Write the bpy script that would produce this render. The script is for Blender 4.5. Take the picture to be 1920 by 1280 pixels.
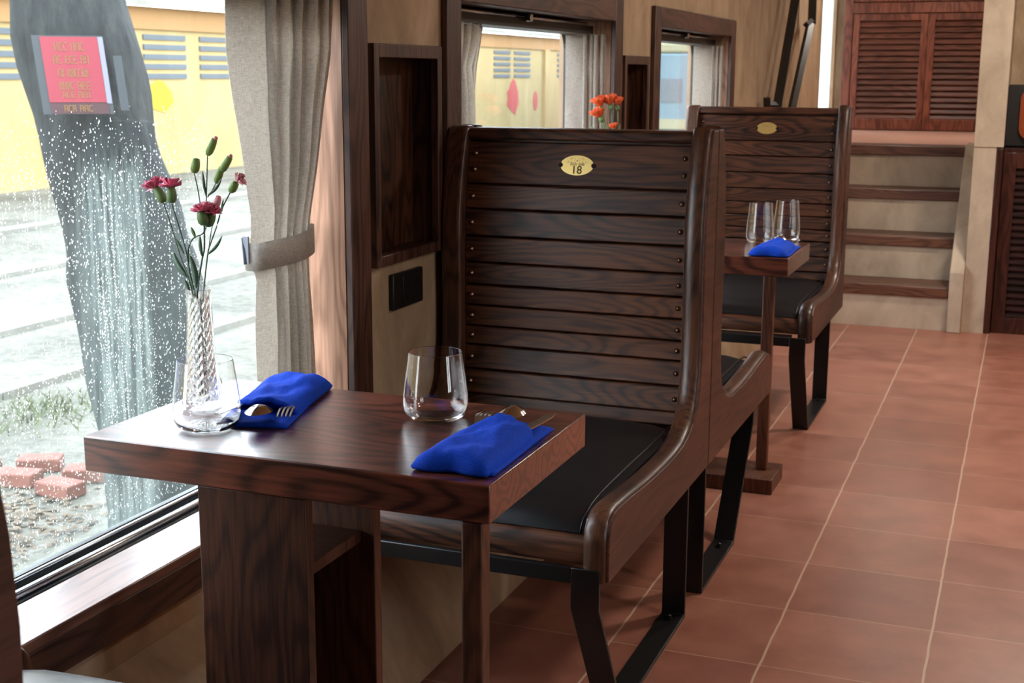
import bpy, bmesh, math, random
from mathutils import Vector, Matrix, noise as mnoise
PI = math.pi
sc = bpy.context.scene
for o in list(bpy.data.objects): bpy.data.objects.remove(o, do_unlink=True)
COL = sc.collection

# ------------------------------------------------------------------ camera
CAM = Vector((1.104, 0.0, 1.25))
YAW, PITCH, ROLL, FPX = 0.368192, 0.199307, 0.0045088, 2490.38
_cy, _sy, _cp, _sp = math.cos(YAW), math.sin(YAW), math.cos(PITCH), math.sin(PITCH)
_f = Vector((-_sy*_cp, _cy*_cp, -_sp)); _r = Vector((_cy, _sy, 0)); _u = _r.cross(_f)
_R = math.cos(ROLL)*_r + math.sin(ROLL)*_u; _U = -math.sin(ROLL)*_r + math.cos(ROLL)*_u
cd = bpy.data.cameras.new('camera'); cam = bpy.data.objects.new('camera', cd); COL.objects.link(cam)
M3 = Matrix((_R, _U, -_f)).transposed()
cam.matrix_world = Matrix.Translation(CAM) @ M3.to_4x4()
cd.sensor_width = 36; cd.lens = 36*FPX/1920; cd.clip_end = 300; cd.clip_start = 0.05
cd.dof.use_dof = True; cd.dof.focus_distance = 2.15; cd.dof.aperture_fstop = 13.0
sc.camera = cam
def ray(px, py): return _R*((px-960)/FPX) - _U*((py-640)/FPX) + _f
def atY(px, py, y): d = ray(px, py); return CAM + d*((y-CAM.y)/d.y)
def atX(px, py, x): d = ray(px, py); return CAM + d*((x-CAM.x)/d.x)
def atZ(px, py, z): d = ray(px, py); return CAM + d*((z-CAM.z)/d.z)

# ------------------------------------------------------------------ world, lights, exposure
w = bpy.data.worlds.new('World'); sc.world = w; w.use_nodes = True
nt = w.node_tree; bg = nt.nodes['Background']
tc = nt.nodes.new('ShaderNodeTexCoord'); sx = nt.nodes.new('ShaderNodeSeparateXYZ'); cr = nt.nodes.new('ShaderNodeValToRGB')
nt.links.new(tc.outputs['Generated'], sx.inputs[0]); nt.links.new(sx.outputs[2], cr.inputs[0]); nt.links.new(cr.outputs[0], bg.inputs[0])
cr.color_ramp.elements[0].position = 0.0; cr.color_ramp.elements[0].color = (0.95, 0.97, 1.0, 1)
cr.color_ramp.elements[1].position = 0.7; cr.color_ramp.elements[1].color = (0.72, 0.84, 1.0, 1)
bg.inputs[1].default_value = 4.2
sc.view_settings.view_transform = 'Standard'; sc.view_settings.look = 'None'
sc.view_settings.exposure = 1.15; sc.view_settings.gamma = 1.0; sc.view_settings.use_curve_mapping = False
sc.cycles.use_denoising = True
sc.cycles.max_bounces = 20; sc.cycles.diffuse_bounces = 5; sc.cycles.glossy_bounces = 12
sc.cycles.transmission_bounces = 18; sc.cycles.transparent_max_bounces = 16
sc.cycles.caustics_reflective = False; sc.cycles.caustics_refractive = False
sc.cycles.sample_clamp_indirect = 60.0
def area(name, loc, rot, sx_, sy_, power, color, portal=False):
    l = bpy.data.lights.new(name, 'AREA'); l.shape = 'RECTANGLE'; l.size = sx_; l.size_y = sy_; l.energy = power; l.color = color
    o = bpy.data.objects.new(name, l); COL.objects.link(o); o.location = loc; o.rotation_euler = rot
    if portal: l.cycles.is_portal = True
    return o
# portals in the openings (they only guide daylight through the windows)
XW = -0.22      # room face of the window wall
XG = -0.398     # window panes
W_Y = [(1.165, 2.457), (3.038, 4.33), (4.914, 6.165)]
WZ0, WZ1 = 0.436, 1.419
for y0, y1 in W_Y:
    area('daylight_portal', (XG-0.04, (y0+y1)/2, (WZ0+WZ1)/2), (0, -PI/2, 0), WZ1-WZ0, y1-y0, 1, (1, 1, 1), True)
# added fill lights below the ceiling, out of frame, to brighten the interior
FILL_LIGHTS = [(2.35, 2.2, 7), (1.5, 4.2, 13), (1.35, 6.0, 12), (0.45, 8.6, 5)]

# ------------------------------------------------------------------ helpers
def lin(c):
    c = c/255.0
    return c/12.92 if c <= 0.04045 else ((c+0.055)/1.055)**2.4
def rgb(r, g, b): return (lin(r), lin(g), lin(b), 1)
def tag(o, label=None, cat=None, group=None, kind=None):
    if label: o['label'] = label
    if cat: o['category'] = cat
    if group: o['group'] = group
    if kind: o['kind'] = kind
    return o
def thing(name, label, cat, loc=(0, 0, 0), rz=0, group=None):
    o = bpy.data.objects.new(name, None); COL.objects.link(o); o.empty_display_size = 0.05
    o.location = loc; o.rotation_euler = (0, 0, rz)
    return tag(o, label, cat, group)
def obj(name, bm, mat, parent=None, smooth=False, bevel=0, seg=2, sub=0, loc=None, label=None):
    me = bpy.data.meshes.new(name)
    bmesh.ops.recalc_face_normals(bm, faces=bm.faces)
    bm.to_mesh(me); bm.free()
    me.materials.append(mat)
    if smooth:
        for p in me.polygons: p.use_smooth = True
    o = bpy.data.objects.new(name, me); COL.objects.link(o)
    if parent: o.parent = parent
    if loc: o.location = loc
    if bevel:
        m = o.modifiers.new('b', 'BEVEL'); m.width = bevel; m.segments = seg; m.limit_method = 'ANGLE'; m.angle_limit = math.radians(40)
        if hasattr(m, 'harden_normals'): m.harden_normals = False
        for p in me.polygons: p.use_smooth = True
        me.set_sharp_from_angle(angle=math.radians(50))
    if sub:
        m = o.modifiers.new('s', 'SUBSURF'); m.levels = sub; m.render_levels = sub
    if label: o['label'] = label
    return o
def struct(o): o['kind'] = 'structure'; return o
def dup(root, loc=None, rz=None):
    r = root.copy(); COL.objects.link(r)
    if loc is not None: r.location = loc
    if rz is not None: r.rotation_euler = (0, 0, rz)
    def rec(a, b):
        for ch in list(a.children):
            c = ch.copy(); COL.objects.link(c); c.parent = b; rec(ch, c)
    rec(root, r)
    return r
def B(): return bmesh.new()
def box(bm, x0, x1, y0, y1, z0, z1):
    vs = [bm.verts.new((x, y, z)) for x in (x0, x1) for y in (y0, y1) for z in (z0, z1)]
    for f in ((0, 1, 3, 2), (4, 6, 7, 5), (0, 4, 5, 1), (2, 3, 7, 6), (0, 2, 6, 4), (1, 5, 7, 3)):
        bm.faces.new([vs[i] for i in f])
    return bm
def bx(*a): return box(B(), *a)
def prism(bm, pts, a0, a1, axis='x'):
    def v(p, a): return (a, p[0], p[1]) if axis == 'x' else ((p[0], a, p[1]) if axis == 'y' else (p[0], p[1], a))
    A = [bm.verts.new(v(p, a0)) for p in pts]; C = [bm.verts.new(v(p, a1)) for p in pts]
    bm.faces.new(A); bm.faces.new(C[::-1]); n = len(pts)
    for i in range(n): bm.faces.new((A[i], A[(i+1) % n], C[(i+1) % n], C[i]))
    return bm
def tube(bm, path, rad, n=8, caps=True):
    path = [Vector(p) for p in path]; rings = []
    for i, p in enumerate(path):
        t = (path[min(i+1, len(path)-1)] - path[max(i-1, 0)]).normalized()
        a = Vector((0, 0, 1)) if abs(t.z) < 0.9 else Vector((1, 0, 0))
        u = t.cross(a).normalized(); v = t.cross(u)
        r = rad[i] if isinstance(rad, (list, tuple)) else rad
        rings.append([bm.verts.new(p + (u*math.cos(2*PI*k/n) + v*math.sin(2*PI*k/n))*r) for k in range(n)])
    for a, b in zip(rings, rings[1:]):
        for k in range(n): bm.faces.new((a[k], a[(k+1) % n], b[(k+1) % n], b[k]))
    if caps: bm.faces.new(rings[0][::-1]); bm.faces.new(rings[-1])
    return bm
def smoothpath(pts, n=5):
    pts = [Vector(p) for p in pts]; out = []
    P = [pts[0]] + pts + [pts[-1]]
    for i in range(1, len(P)-2):
        for k in range(n):
            t = k/n; a, b, c, d = P[i-1], P[i], P[i+1], P[i+2]
            out.append(0.5*((2*b) + (c-a)*t + (2*a-5*b+4*c-d)*t*t + (3*b-a-3*c+d)*t*t*t))
    out.append(pts[-1]); return out
def lathe(bm, prof, n=32, at=(0, 0, 0), wob=None):
    at = Vector(at); rings = []
    for j, (r, z) in enumerate(prof):
        if r < 1e-6: rings.append([bm.verts.new(at + Vector((0, 0, z)))]); continue
        rings.append([bm.verts.new(at + Vector(((r+(wob(k, j) if wob else 0))*math.cos(2*PI*k/n), (r+(wob(k, j) if wob else 0))*math.sin(2*PI*k/n), z))) for k in range(n)])
    for a, b in zip(rings, rings[1:]):
        for k in range(n):
            k2 = (k+1) % n
            if len(a) == 1 and len(b) == 1: continue
            if len(a) == 1: bm.faces.new((a[0], b[k], b[k2]))
            elif len(b) == 1: bm.faces.new((a[k], a[k2], b[0]))
            else: bm.faces.new((a[k], a[k2], b[k2], b[k]))
    return bm
def textmesh(name, body, size, mat, parent, mtx, shear=0, extrude=0.0004):
    c = bpy.data.curves.new(name, 'FONT'); c.body = body; c.size = size; c.align_x = 'CENTER'; c.align_y = 'CENTER'; c.extrude = extrude; c.shear = shear; c.offset = size*0.008
    t = bpy.data.objects.new(name, c); COL.objects.link(t)
    dg = bpy.context.evaluated_depsgraph_get()
    me = bpy.data.meshes.new_from_object(t.evaluated_get(dg))
    bpy.data.objects.remove(t, do_unlink=True)
    me.transform(mtx); me.materials.clear(); me.materials.append(mat)
    o = bpy.data.objects.new(name, me); COL.objects.link(o); o.parent = parent
    return o

# ------------------------------------------------------------------ materials
def newmat(name):
    m = bpy.data.materials.new(name); m.use_nodes = True
    return m, m.node_tree, m.node_tree.nodes['Principled BSDF']
def N(nt, t, **kw):
    n = nt.nodes.new(t)
    for k, v in kw.items():
        if k.startswith('i_'):
            n.inputs[int(k[2:])].default_value = v
        else: setattr(n, k, v)
    return n
def ramp(nt, stops):
    r = nt.nodes.new('ShaderNodeValToRGB'); e = r.color_ramp.elements
    while len(e) < len(stops): e.new(0.5)
    for k, (p, c) in enumerate(stops): e[k].position = p; e[k].color = c
    return r
def plain(name, col, rough=0.5, metal=0.0, spec=0.5, **kw):
    m, nt, b = newmat(name); b.inputs['Base Color'].default_value = col
    b.inputs['Roughness'].default_value = rough; b.inputs['Metallic'].default_value = metal
    b.inputs['Specular IOR Level'].default_value = spec
    for k, v in kw.items(): b.inputs[k.replace('_', ' ')].default_value = v
    # faint surface variation
    n = N(nt, 'ShaderNodeTexNoise'); n.inputs['Scale'].default_value = 60
    bp = N(nt, 'ShaderNodeBump'); bp.inputs['Strength'].default_value = 0.04; bp.inputs['Distance'].default_value = 0.002
    nt.links.new(n.outputs[0], bp.inputs['Height']); nt.links.new(bp.outputs[0], b.inputs['Normal'])
    return m
def wood(name, dark, light, axis=0, scale=1.0, rough=0.4, figure=1.0, spec=0.5, coat=0.0, contrast=1.0):
    """stained open-grain wood: stretched noise fibres and wandering growth rings, shifted per object"""
    m, nt, b = newmat(name); L = nt.links.new
    tc = N(nt, 'ShaderNodeTexCoord'); oi = N(nt, 'ShaderNodeObjectInfo')
    off = N(nt, 'ShaderNodeVectorMath', operation='SCALE'); off.inputs[0].default_value = (7.3, 11.1, 5.7); L(oi.outputs['Random'], off.inputs['Scale'])
    ad = N(nt, 'ShaderNodeVectorMath', operation='ADD'); L(tc.outputs['Object'], ad.inputs[0]); L(off.outputs[0], ad.inputs[1])
    def mp(along, across):
        mm = N(nt, 'ShaderNodeMapping'); s = [across*scale]*3; s[axis] = along*scale; mm.inputs['Scale'].default_value = s; L(ad.outputs[0], mm.inputs[0]); return mm
    n1 = N(nt, 'ShaderNodeTexNoise'); n1.inputs['Scale'].default_value = 1.0; n1.inputs['Detail'].default_value = 1.5; L(mp(1.6, 9).outputs[0], n1.inputs['Vector'])
    mu = N(nt, 'ShaderNodeMath', operation='MULTIPLY'); mu.inputs[1].default_value = 120*figure; L(n1.outputs[0], mu.inputs[0])
    si = N(nt, 'ShaderNodeMath', operation='SINE'); L(mu.outputs[0], si.inputs[0])
    n2 = N(nt, 'ShaderNodeTexNoise'); n2.inputs['Scale'].default_value = 1.0; n2.inputs['Detail'].default_value = 6; n2.inputs['Roughness'].default_value = 0.7; L(mp(7, 170).outputs[0], n2.inputs['Vector'])
    n3 = N(nt, 'ShaderNodeTexNoise'); n3.inputs['Scale'].default_value = 1.0; n3.inputs['Detail'].default_value = 2; L(mp(1.2, 5).outputs[0], n3.inputs['Vector'])
    s1 = N(nt, 'ShaderNodeMath', operation='MULTIPLY_ADD'); s1.inputs[1].default_value = 0.5; s1.inputs[2].default_value = 0.5; L(si.outputs[0], s1.inputs[0])
    s2 = N(nt, 'ShaderNodeMath', operation='POWER'); s2.inputs[1].default_value = 2.2; L(s1.outputs[0], s2.inputs[0])
    a1 = N(nt, 'ShaderNodeMath', operation='MULTIPLY_ADD'); a1.inputs[1].default_value = -0.34*contrast; a1.inputs[2].default_value = 0.12*contrast; L(s2.outputs[0], a1.inputs[0])
    a2 = N(nt, 'ShaderNodeMath', operation='ADD'); L(a1.outputs[0], a2.inputs[0]); L(n2.outputs[0], a2.inputs[1])
    a3 = N(nt, 'ShaderNodeMath', operation='MULTIPLY_ADD'); a3.inputs[1].default_value = 0.9; a3.inputs[2].default_value = -0.45; L(n3.outputs[0], a3.inputs[0])
    a4 = N(nt, 'ShaderNodeMath', operation='ADD'); L(a2.outputs[0], a4.inputs[0]); L(a3.outputs[0], a4.inputs[1])
    r = ramp(nt, [(0.25, dark), (0.55, tuple(0.5*(p+q) for p, q in zip(dark, light))), (0.8, light)]); L(a4.outputs[0], r.inputs[0])
    L(r.outputs[0], b.inputs['Base Color'])
    b.inputs['Roughness'].default_value = rough; b.inputs['Specular IOR Level'].default_value = spec; b.inputs['Coat Weight'].default_value = coat; b.inputs['Coat Roughness'].default_value = 0.24
    bp = N(nt, 'ShaderNodeBump'); bp.inputs['Strength'].default_value = 0.12; bp.inputs['Distance'].default_value = 0.001
    L(a2.outputs[0], bp.inputs['Height']); L(bp.outputs[0], b.inputs['Normal'])
    return m
def plaster(name, c1, c2, scale=6, rough=0.85):
    m, nt, b = newmat(name); L = nt.links.new
    tc = N(nt, 'ShaderNodeTexCoord')
    mp = N(nt, 'ShaderNodeMapping'); mp.inputs['Scale'].default_value = (1, 1, 0.55); L(tc.outputs['Object'], mp.inputs[0])
    n = N(nt, 'ShaderNodeTexNoise'); n.inputs['Scale'].default_value = scale; n.inputs['Detail'].default_value = 7; n.inputs['Roughness'].default_value = 0.65; n.inputs['Distortion'].default_value = 0.6
    L(mp.outputs[0], n.inputs['Vector'])
    r = ramp(nt, [(0.3, c1), (0.7, c2)]); L(n.outputs[0], r.inputs[0]); L(r.outputs[0], b.inputs['Base Color'])
    b.inputs['Roughness'].default_value = rough
    bp = N(nt, 'ShaderNodeBump'); bp.inputs['Strength'].default_value = 0.25; bp.inputs['Distance'].default_value = 0.004
    L(n.outputs[0], bp.inputs['Height']); L(bp.outputs[0], b.inputs['Normal'])
    return m
def cloth(name, c1, c2, scale=900, rough=0.9, translucent=0.0, sheen=0.3):
    m, nt, b = newmat(name); L = nt.links.new
    tc = N(nt, 'ShaderNodeTexCoord')
    mp1 = N(nt, 'ShaderNodeMapping'); mp1.inputs['Scale'].default_value = (1, 1, 0.12); L(tc.outputs['Object'], mp1.inputs[0])
    mp2 = N(nt, 'ShaderNodeMapping'); mp2.inputs['Scale'].default_value = (0.12, 0.12, 1); L(tc.outputs['Object'], mp2.inputs[0])
    a = N(nt, 'ShaderNodeTexNoise'); a.inputs['Scale'].default_value = scale; L(mp1.outputs[0], a.inputs['Vector'])
    c = N(nt, 'ShaderNodeTexNoise'); c.inputs['Scale'].default_value = scale; L(mp2.outputs[0], c.inputs['Vector'])
    s = N(nt, 'ShaderNodeMath', operation='ADD'); L(a.outputs[0], s.inputs[0]); L(c.outputs[0], s.inputs[1])
    h = N(nt, 'ShaderNodeMath', operation='MULTIPLY'); h.inputs[1].default_value = 0.5; L(s.outputs[0], h.inputs[0])
    r = ramp(nt, [(0.35, c1), (0.65, c2)]); L(h.outputs[0], r.inputs[0]); L(r.outputs[0], b.inputs['Base Color'])
    b.inputs['Roughness'].default_value = rough; b.inputs['Sheen Weight'].default_value = sheen; b.inputs['Specular IOR Level'].default_value = 0.2
    bp = N(nt, 'ShaderNodeBump'); bp.inputs['Strength'].default_value = 0.3; bp.inputs['Distance'].default_value = 0.0006
    L(h.outputs[0], bp.inputs['Height']); L(bp.outputs[0], b.inputs['Normal'])
    if translucent:
        tr = N(nt, 'ShaderNodeBsdfTranslucent'); L(r.outputs[0], tr.inputs[0])
        mx = N(nt, 'ShaderNodeMixShader'); mx.inputs[0].default_value = translucent
        out = nt.nodes['Material Output']; L(b.outputs[0], mx.inputs[1]); L(tr.outputs[0], mx.inputs[2]); L(mx.outputs[0], out.inputs[0])
    return m
def glass_thin(name, tint=(1, 1, 1, 1), refl=1.0):
    m, nt, b = newmat(name); L = nt.links.new
    tr = N(nt, 'ShaderNodeBsdfTransparent'); tr.inputs[0].default_value = tint
    gl = N(nt, 'ShaderNodeBsdfGlossy'); gl.inputs['Roughness'].default_value = 0.0
    lw = N(nt, 'ShaderNodeLayerWeight'); pw = N(nt, 'ShaderNodeMath', operation='POWER'); pw.inputs[1].default_value = 5.0; L(lw.outputs['Facing'], pw.inputs[0])
    mu = N(nt, 'ShaderNodeMath', operation='MULTIPLY_ADD'); mu.inputs[1].default_value = 0.9*refl; mu.inputs[2].default_value = 0.035*refl; L(pw.outputs[0], mu.inputs[0])
    mx = N(nt, 'ShaderNodeMixShader'); L(mu.outputs[0], mx.inputs[0]); L(tr.outputs[0], mx.inputs[1]); L(gl.outputs[0], mx.inputs[2])
    L(mx.outputs[0], nt.nodes['Material Output'].inputs[0]); nt.nodes.remove(b)
    return m

M = {}
M['bench'] = wood('bench_wood', rgb(32, 17, 12), rgb(110, 68, 46), 0, 1.0, 0.45, 1.0, 0.32, 0.06, 0.75)
M['bench_post'] = wood('bench_post_wood', rgb(32, 18, 13), rgb(104, 66, 46), 2, 1.0, 0.38, 0.8, 0.45, 0.15, 0.5)
M['bench_side'] = wood('bench_side_wood', rgb(44, 25, 20), rgb(96, 60, 48), 1, 1.0, 0.45, 0.5, 0.4, 0.08, 0.5)
M['table_top'] = wood('table_wood', rgb(54, 25, 18), rgb(128, 68, 50), 0, 0.9, 0.28, 0.9, 0.5, 1.0)
M['table_leg'] = wood('table_leg_wood', rgb(44, 23, 16), rgb(104, 62, 42), 2, 1.0, 0.42, 0.9, 0.4, 0.0, 0.6)
M['casing'] = wood('casing_wood', rgb(52, 30, 24), rgb(98, 64, 50), 2, 1.0, 0.45, 0.7)
M['casing_y'] = wood('casing_wood_level', rgb(52, 30, 24), rgb(98, 64, 50), 1, 1.0, 0.45, 0.7)
M['jamb'] = wood('jamb_wood', rgb(132, 92, 70), rgb(190, 142, 114), 2, 0.8, 0.5, 0.8)
M['sill'] = wood('sill_wood', rgb(96, 60, 48), rgb(140, 100, 84), 1, 1.0, 0.3, 0.8, 0.5, 0.85)
M['niche'] = wood('niche_wood', rgb(34, 18, 13), rgb(84, 50, 30), 2, 1.0, 0.4, 0.7)
M['redwood'] = wood('red_shutter_wood', rgb(76, 42, 32), rgb(120, 70, 54), 0, 1.0, 0.4, 0.6)
M['redwood_z'] = wood('red_stile_wood', rgb(90, 46, 34), rgb(146, 84, 64), 2, 1.0, 0.4, 0.6)
M['cabinet'] = wood('cabinet_wood', rgb(26, 11, 8), rgb(52, 24, 17), 0, 1.0, 0.7, 0.6, 0.15)
M['cabinet_z'] = wood('cabinet_stile_wood', rgb(38, 16, 11), rgb(74, 36, 25), 2, 1.0, 0.35, 0.6)
M['tread'] = wood('tread_wood', rgb(72, 42, 30), rgb(116, 76, 56), 0, 1.0, 0.4, 0.7)
M['wall'] = plaster('tan_plaster', rgb(148, 124, 98), rgb(190, 164, 134))
M['wall_pale'] = plaster('pale_plaster', rgb(164, 146, 126), rgb(200, 182, 160))
M['ceiling'] = plain('ceiling_paint', rgb(206, 192, 170), 0.8)
M['leather'] = plain('black_leather', rgb(20, 21, 23), 0.33)
M['leather_glare'] = plain('seat_leather_glare', rgb(150, 158, 164), 0.4)  # window reflection on the seat put into the leather colour; assigned to no part
M['steel'] = plain('black_steel', rgb(14, 14, 15), 0.38, 0.0, 0.5)
M['black'] = plain('black_plastic', rgb(22, 21, 20), 0.45)
M['alu'] = plain('dark_window_aluminium', rgb(24, 26, 28), 0.35)
M['silver'] = plain('brushed_aluminium', rgb(190, 195, 198), 0.22, 1.0)
M['chrome'] = plain('polished_cutlery_steel', rgb(215, 213, 208), 0.1, 1.0)
M['bolt'] = plain('aged_bronze', rgb(140, 114, 94), 0.28, 1.0)
M['brass'] = plain('brass_plate', rgb(236, 206, 128), 0.3, 0.6)
M['ink'] = plain('dark_engraving', rgb(48, 46, 22), 0.6)
M['ink2'] = plain('brown_engraving', rgb(120, 96, 48), 0.6)
M['linen'] = cloth('linen_curtain', rgb(190, 184, 176), rgb(230, 224, 215), 700, 0.9, 0.6)
M['blue'] = cloth('blue_napkin', rgb(8, 52, 172), rgb(18, 80, 214), 1400, 0.85, 0.0, 0.0)
M['clip'] = plain('grey_metal_clip', rgb(110, 114, 126), 0.4, 0.6)
M['green'] = plain('leaf_green', rgb(92, 118, 66), 0.5)
M['dgreen'] = plain('dark_leaf_green', rgb(62, 88, 66), 0.5)
M['bud'] = plain('bud_green', rgb(118, 146, 72), 0.5)
M['pink'] = plain('pink_petal', rgb(226, 118, 146), 0.6)
M['pink_tip'] = plain('pale_pink_petal', rgb(214, 142, 148), 0.6)
M['orange'] = plain('orange_petal', rgb(238, 104, 52), 0.6)
M['pane'] = glass_thin('window_glass', (0.97, 0.985, 0.98, 1), 0.8)
M['fishglass'] = plain('opaque_grey_glass', rgb(160, 180, 182), 0.2)
def clear_glass(name, rough=0.0, tint=(1, 1, 1, 1)):
    m, nt, b = newmat(name); b.inputs['Base Color'].default_value = tint; b.inputs['Transmission Weight'].default_value = 1
    b.inputs['Roughness'].default_value = rough; b.inputs['IOR'].default_value = 1.47
    return m
M['glass'] = clear_glass('drinking_glass')
M['cut_glass'] = clear_glass('cut_glass', 0.02)
M['water'] = clear_glass('water_drops', 0.05); M['water'].node_tree.nodes['Principled BSDF'].inputs['IOR'].default_value = 1.33
def soften(m, col, k, kind='ShaderNodeBsdfTransparent'):
    nt = m.node_tree; b = nt.nodes['Principled BSDF']; t_ = N(nt, kind); t_.inputs[0].default_value = col
    mx = N(nt, 'ShaderNodeMixShader'); mx.inputs[0].default_value = k; nt.links.new(b.outputs[0], mx.inputs[1]); nt.links.new(t_.outputs[0], mx.inputs[2]); nt.links.new(mx.outputs[0], nt.nodes['Material Output'].inputs[0])
soften(M['water'], (0.95, 0.97, 0.95, 1), 0.35, 'ShaderNodeBsdfTranslucent')
soften(M['cut_glass'], (1, 1, 1, 1), 0.12)

def floor_mat(name, x0, px, y0, py, c1, c2, grout):
    m, nt, b = newmat(name); L = nt.links.new
    tc = N(nt, 'ShaderNodeTexCoord'); s = N(nt, 'ShaderNodeSeparateXYZ'); L(tc.outputs['Object'], s.inputs[0])
    nz = N(nt, 'ShaderNodeTexNoise'); nz.inputs['Scale'].default_value = 9; L(tc.outputs['Object'], nz.inputs['Vector'])
    def edge(out, o0, p, wd):
        a = N(nt, 'ShaderNodeMath', operation='SUBTRACT'); a.inputs[1].default_value = o0; L(out, a.inputs[0])
        j = N(nt, 'ShaderNodeMath', operation='MULTIPLY_ADD'); j.inputs[1].default_value = 0.006; L(nz.outputs[0], j.inputs[0]); L(a.outputs[0], j.inputs[2])
        d = N(nt, 'ShaderNodeMath', operation='DIVIDE'); d.inputs[1].default_value = p; L(j.outputs[0], d.inputs[0])
        fl = N(nt, 'ShaderNodeMath', operation='FLOOR'); L(d.outputs[0], fl.inputs[0])
        fr = N(nt, 'ShaderNodeMath', operation='SUBTRACT'); L(d.outputs[0], fr.inputs[0]); L(fl.outputs[0], fr.inputs[1])
        pp = N(nt, 'ShaderNodeMath', operation='PINGPONG'); pp.inputs[1].default_value = 0.5; L(fr.outputs[0], pp.inputs[0])
        lt = N(nt, 'ShaderNodeMath', operation='LESS_THAN'); lt.inputs[1].default_value = wd/p; L(pp.outputs[0], lt.inputs[0])
        return lt, fl
    ex, fx = edge(s.outputs[0], x0, px, 0.0026); ey, fy = edge(s.outputs[1], y0, py, 0.0014)
    mx = N(nt, 'ShaderNodeMath', operation='MAXIMUM'); L(ex.outputs[0], mx.inputs[0])
    eyw = N(nt, 'ShaderNodeMath', operation='MULTIPLY'); eyw.inputs[1].default_value = 0.75; L(ey.outputs[0], eyw.inputs[0]); L(eyw.outputs[0], mx.inputs[1])
    cb = N(nt, 'ShaderNodeCombineXYZ'); L(fx.outputs[0], cb.inputs[0]); L(fy.outputs[0], cb.inputs[1])
    wn = N(nt, 'ShaderNodeTexWhiteNoise'); L(cb.outputs[0], wn.inputs['Vector'])
    n = N(nt, 'ShaderNodeTexNoise'); n.inputs['Scale'].default_value = 7; n.inputs['Detail'].default_value = 8; n.inputs['Roughness'].default_value = 0.6; L(tc.outputs['Object'], n.inputs['Vector'])
    a = N(nt, 'ShaderNodeMath', operation='MULTIPLY_ADD'); a.inputs[1].default_value = 0.25; L(wn.outputs['Value'], a.inputs[0]); L(n.outputs[0], a.inputs[2])
    r = ramp(nt, [(0.35, c1), (0.9, c2)]); L(a.outputs[0], r.inputs[0])
    mix = N(nt, 'ShaderNodeMix', data_type='RGBA'); L(mx.outputs[0], mix.inputs[0]); L(r.outputs[0], mix.inputs[6]); mix.inputs[7].default_value = grout
    L(mix.outputs[2], b.inputs['Base Color'])
    rr = N(nt, 'ShaderNodeMapRange'); rr.inputs[3].default_value = 0.26; rr.inputs[4].default_value = 0.46; L(n.outputs[0], rr.inputs[0]); L(rr.outputs[0], b.inputs['Roughness'])
    hh = N(nt, 'ShaderNodeMath', operation='MULTIPLY_ADD'); hh.inputs[1].default_value = -1.0; L(mx.outputs[0], hh.inputs[0]); L(n.outputs[0], hh.inputs[2])
    bp = N(nt, 'ShaderNodeBump'); bp.inputs['Strength'].default_value = 0.15; bp.inputs['Distance'].default_value = 0.003
    L(hh.outputs[0], bp.inputs['Height']); L(bp.outputs[0], b.inputs['Normal'])
    return m
M['floor'] = floor_mat('terracotta_tiles', 0.311, 0.335, 3.345, 0.3275, rgb(134, 82, 66), rgb(172, 114, 94), rgb(196, 164, 140))

# ------------------------------------------------------------------ room shell
XR, YB, YF, ZC = 2.75, -2.6, 9.7, 2.25
LZ = 0.87      # landing height
struct(obj('floor', bx(XW, XR, YB, YF, -0.1, 0), M['floor']))
struct(obj('ceiling', bx(-0.46, XR+0.2, YB-0.1, YF+0.3, ZC, ZC+0.1), M['ceiling']))
# left wall with the window openings, niches cut out
NICHE = [(2.576, 2.906), (4.454, 4.743)]; NZ0, NZ1 = 0.841, 1.301
bm = B()
WO = XG-0.03
def wslab(y0, y1, z0, z1): box(bm, WO, XW, y0, y1, z0, z1)
wslab(YB, W_Y[0][0], 0, ZC)
for k, (a, b_) in enumerate(W_Y):
    wslab(a, b_+0.082, 0, 0.376); wslab(a, b_+0.082, WZ1+0.013, ZC)
    nxt = W_Y[k+1][0] if k < 2 else 9.02
    if k < 2:
        n0, n1 = NICHE[k]
        wslab(b_+0.082, n0, 0, ZC); wslab(n1, nxt, 0, ZC); wslab(n0, n1, 0, NZ0); wslab(n0, n1, NZ1, ZC); box(bm, WO, XW-0.06, n0, n1, NZ0, NZ1)
    else: wslab(b_+0.082, nxt, 0, ZC)
wslab(9.67, YF+0.2, 0, ZC); wslab(9.02, 9.67, 0, 0.9); wslab(9.02, 9.67, 2.1, ZC)
struct(obj('wall_left', bm, M['wall']))
cv = prism(B(), [(XW+0.001, 0.0005), (XW+0.001, 0.30), (-0.195, 0.285), (-0.15, 0.25), (-0.095, 0.20), (-0.05, 0.145), (-0.018, 0.08), (-0.004, 0.03), (-0.001, 0.0005)], YB, 6.8, 'y')
co = struct(obj('trim_1', cv, M['wall'], smooth=True)); co.data.set_sharp_from_angle(angle=math.radians(40))
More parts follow.
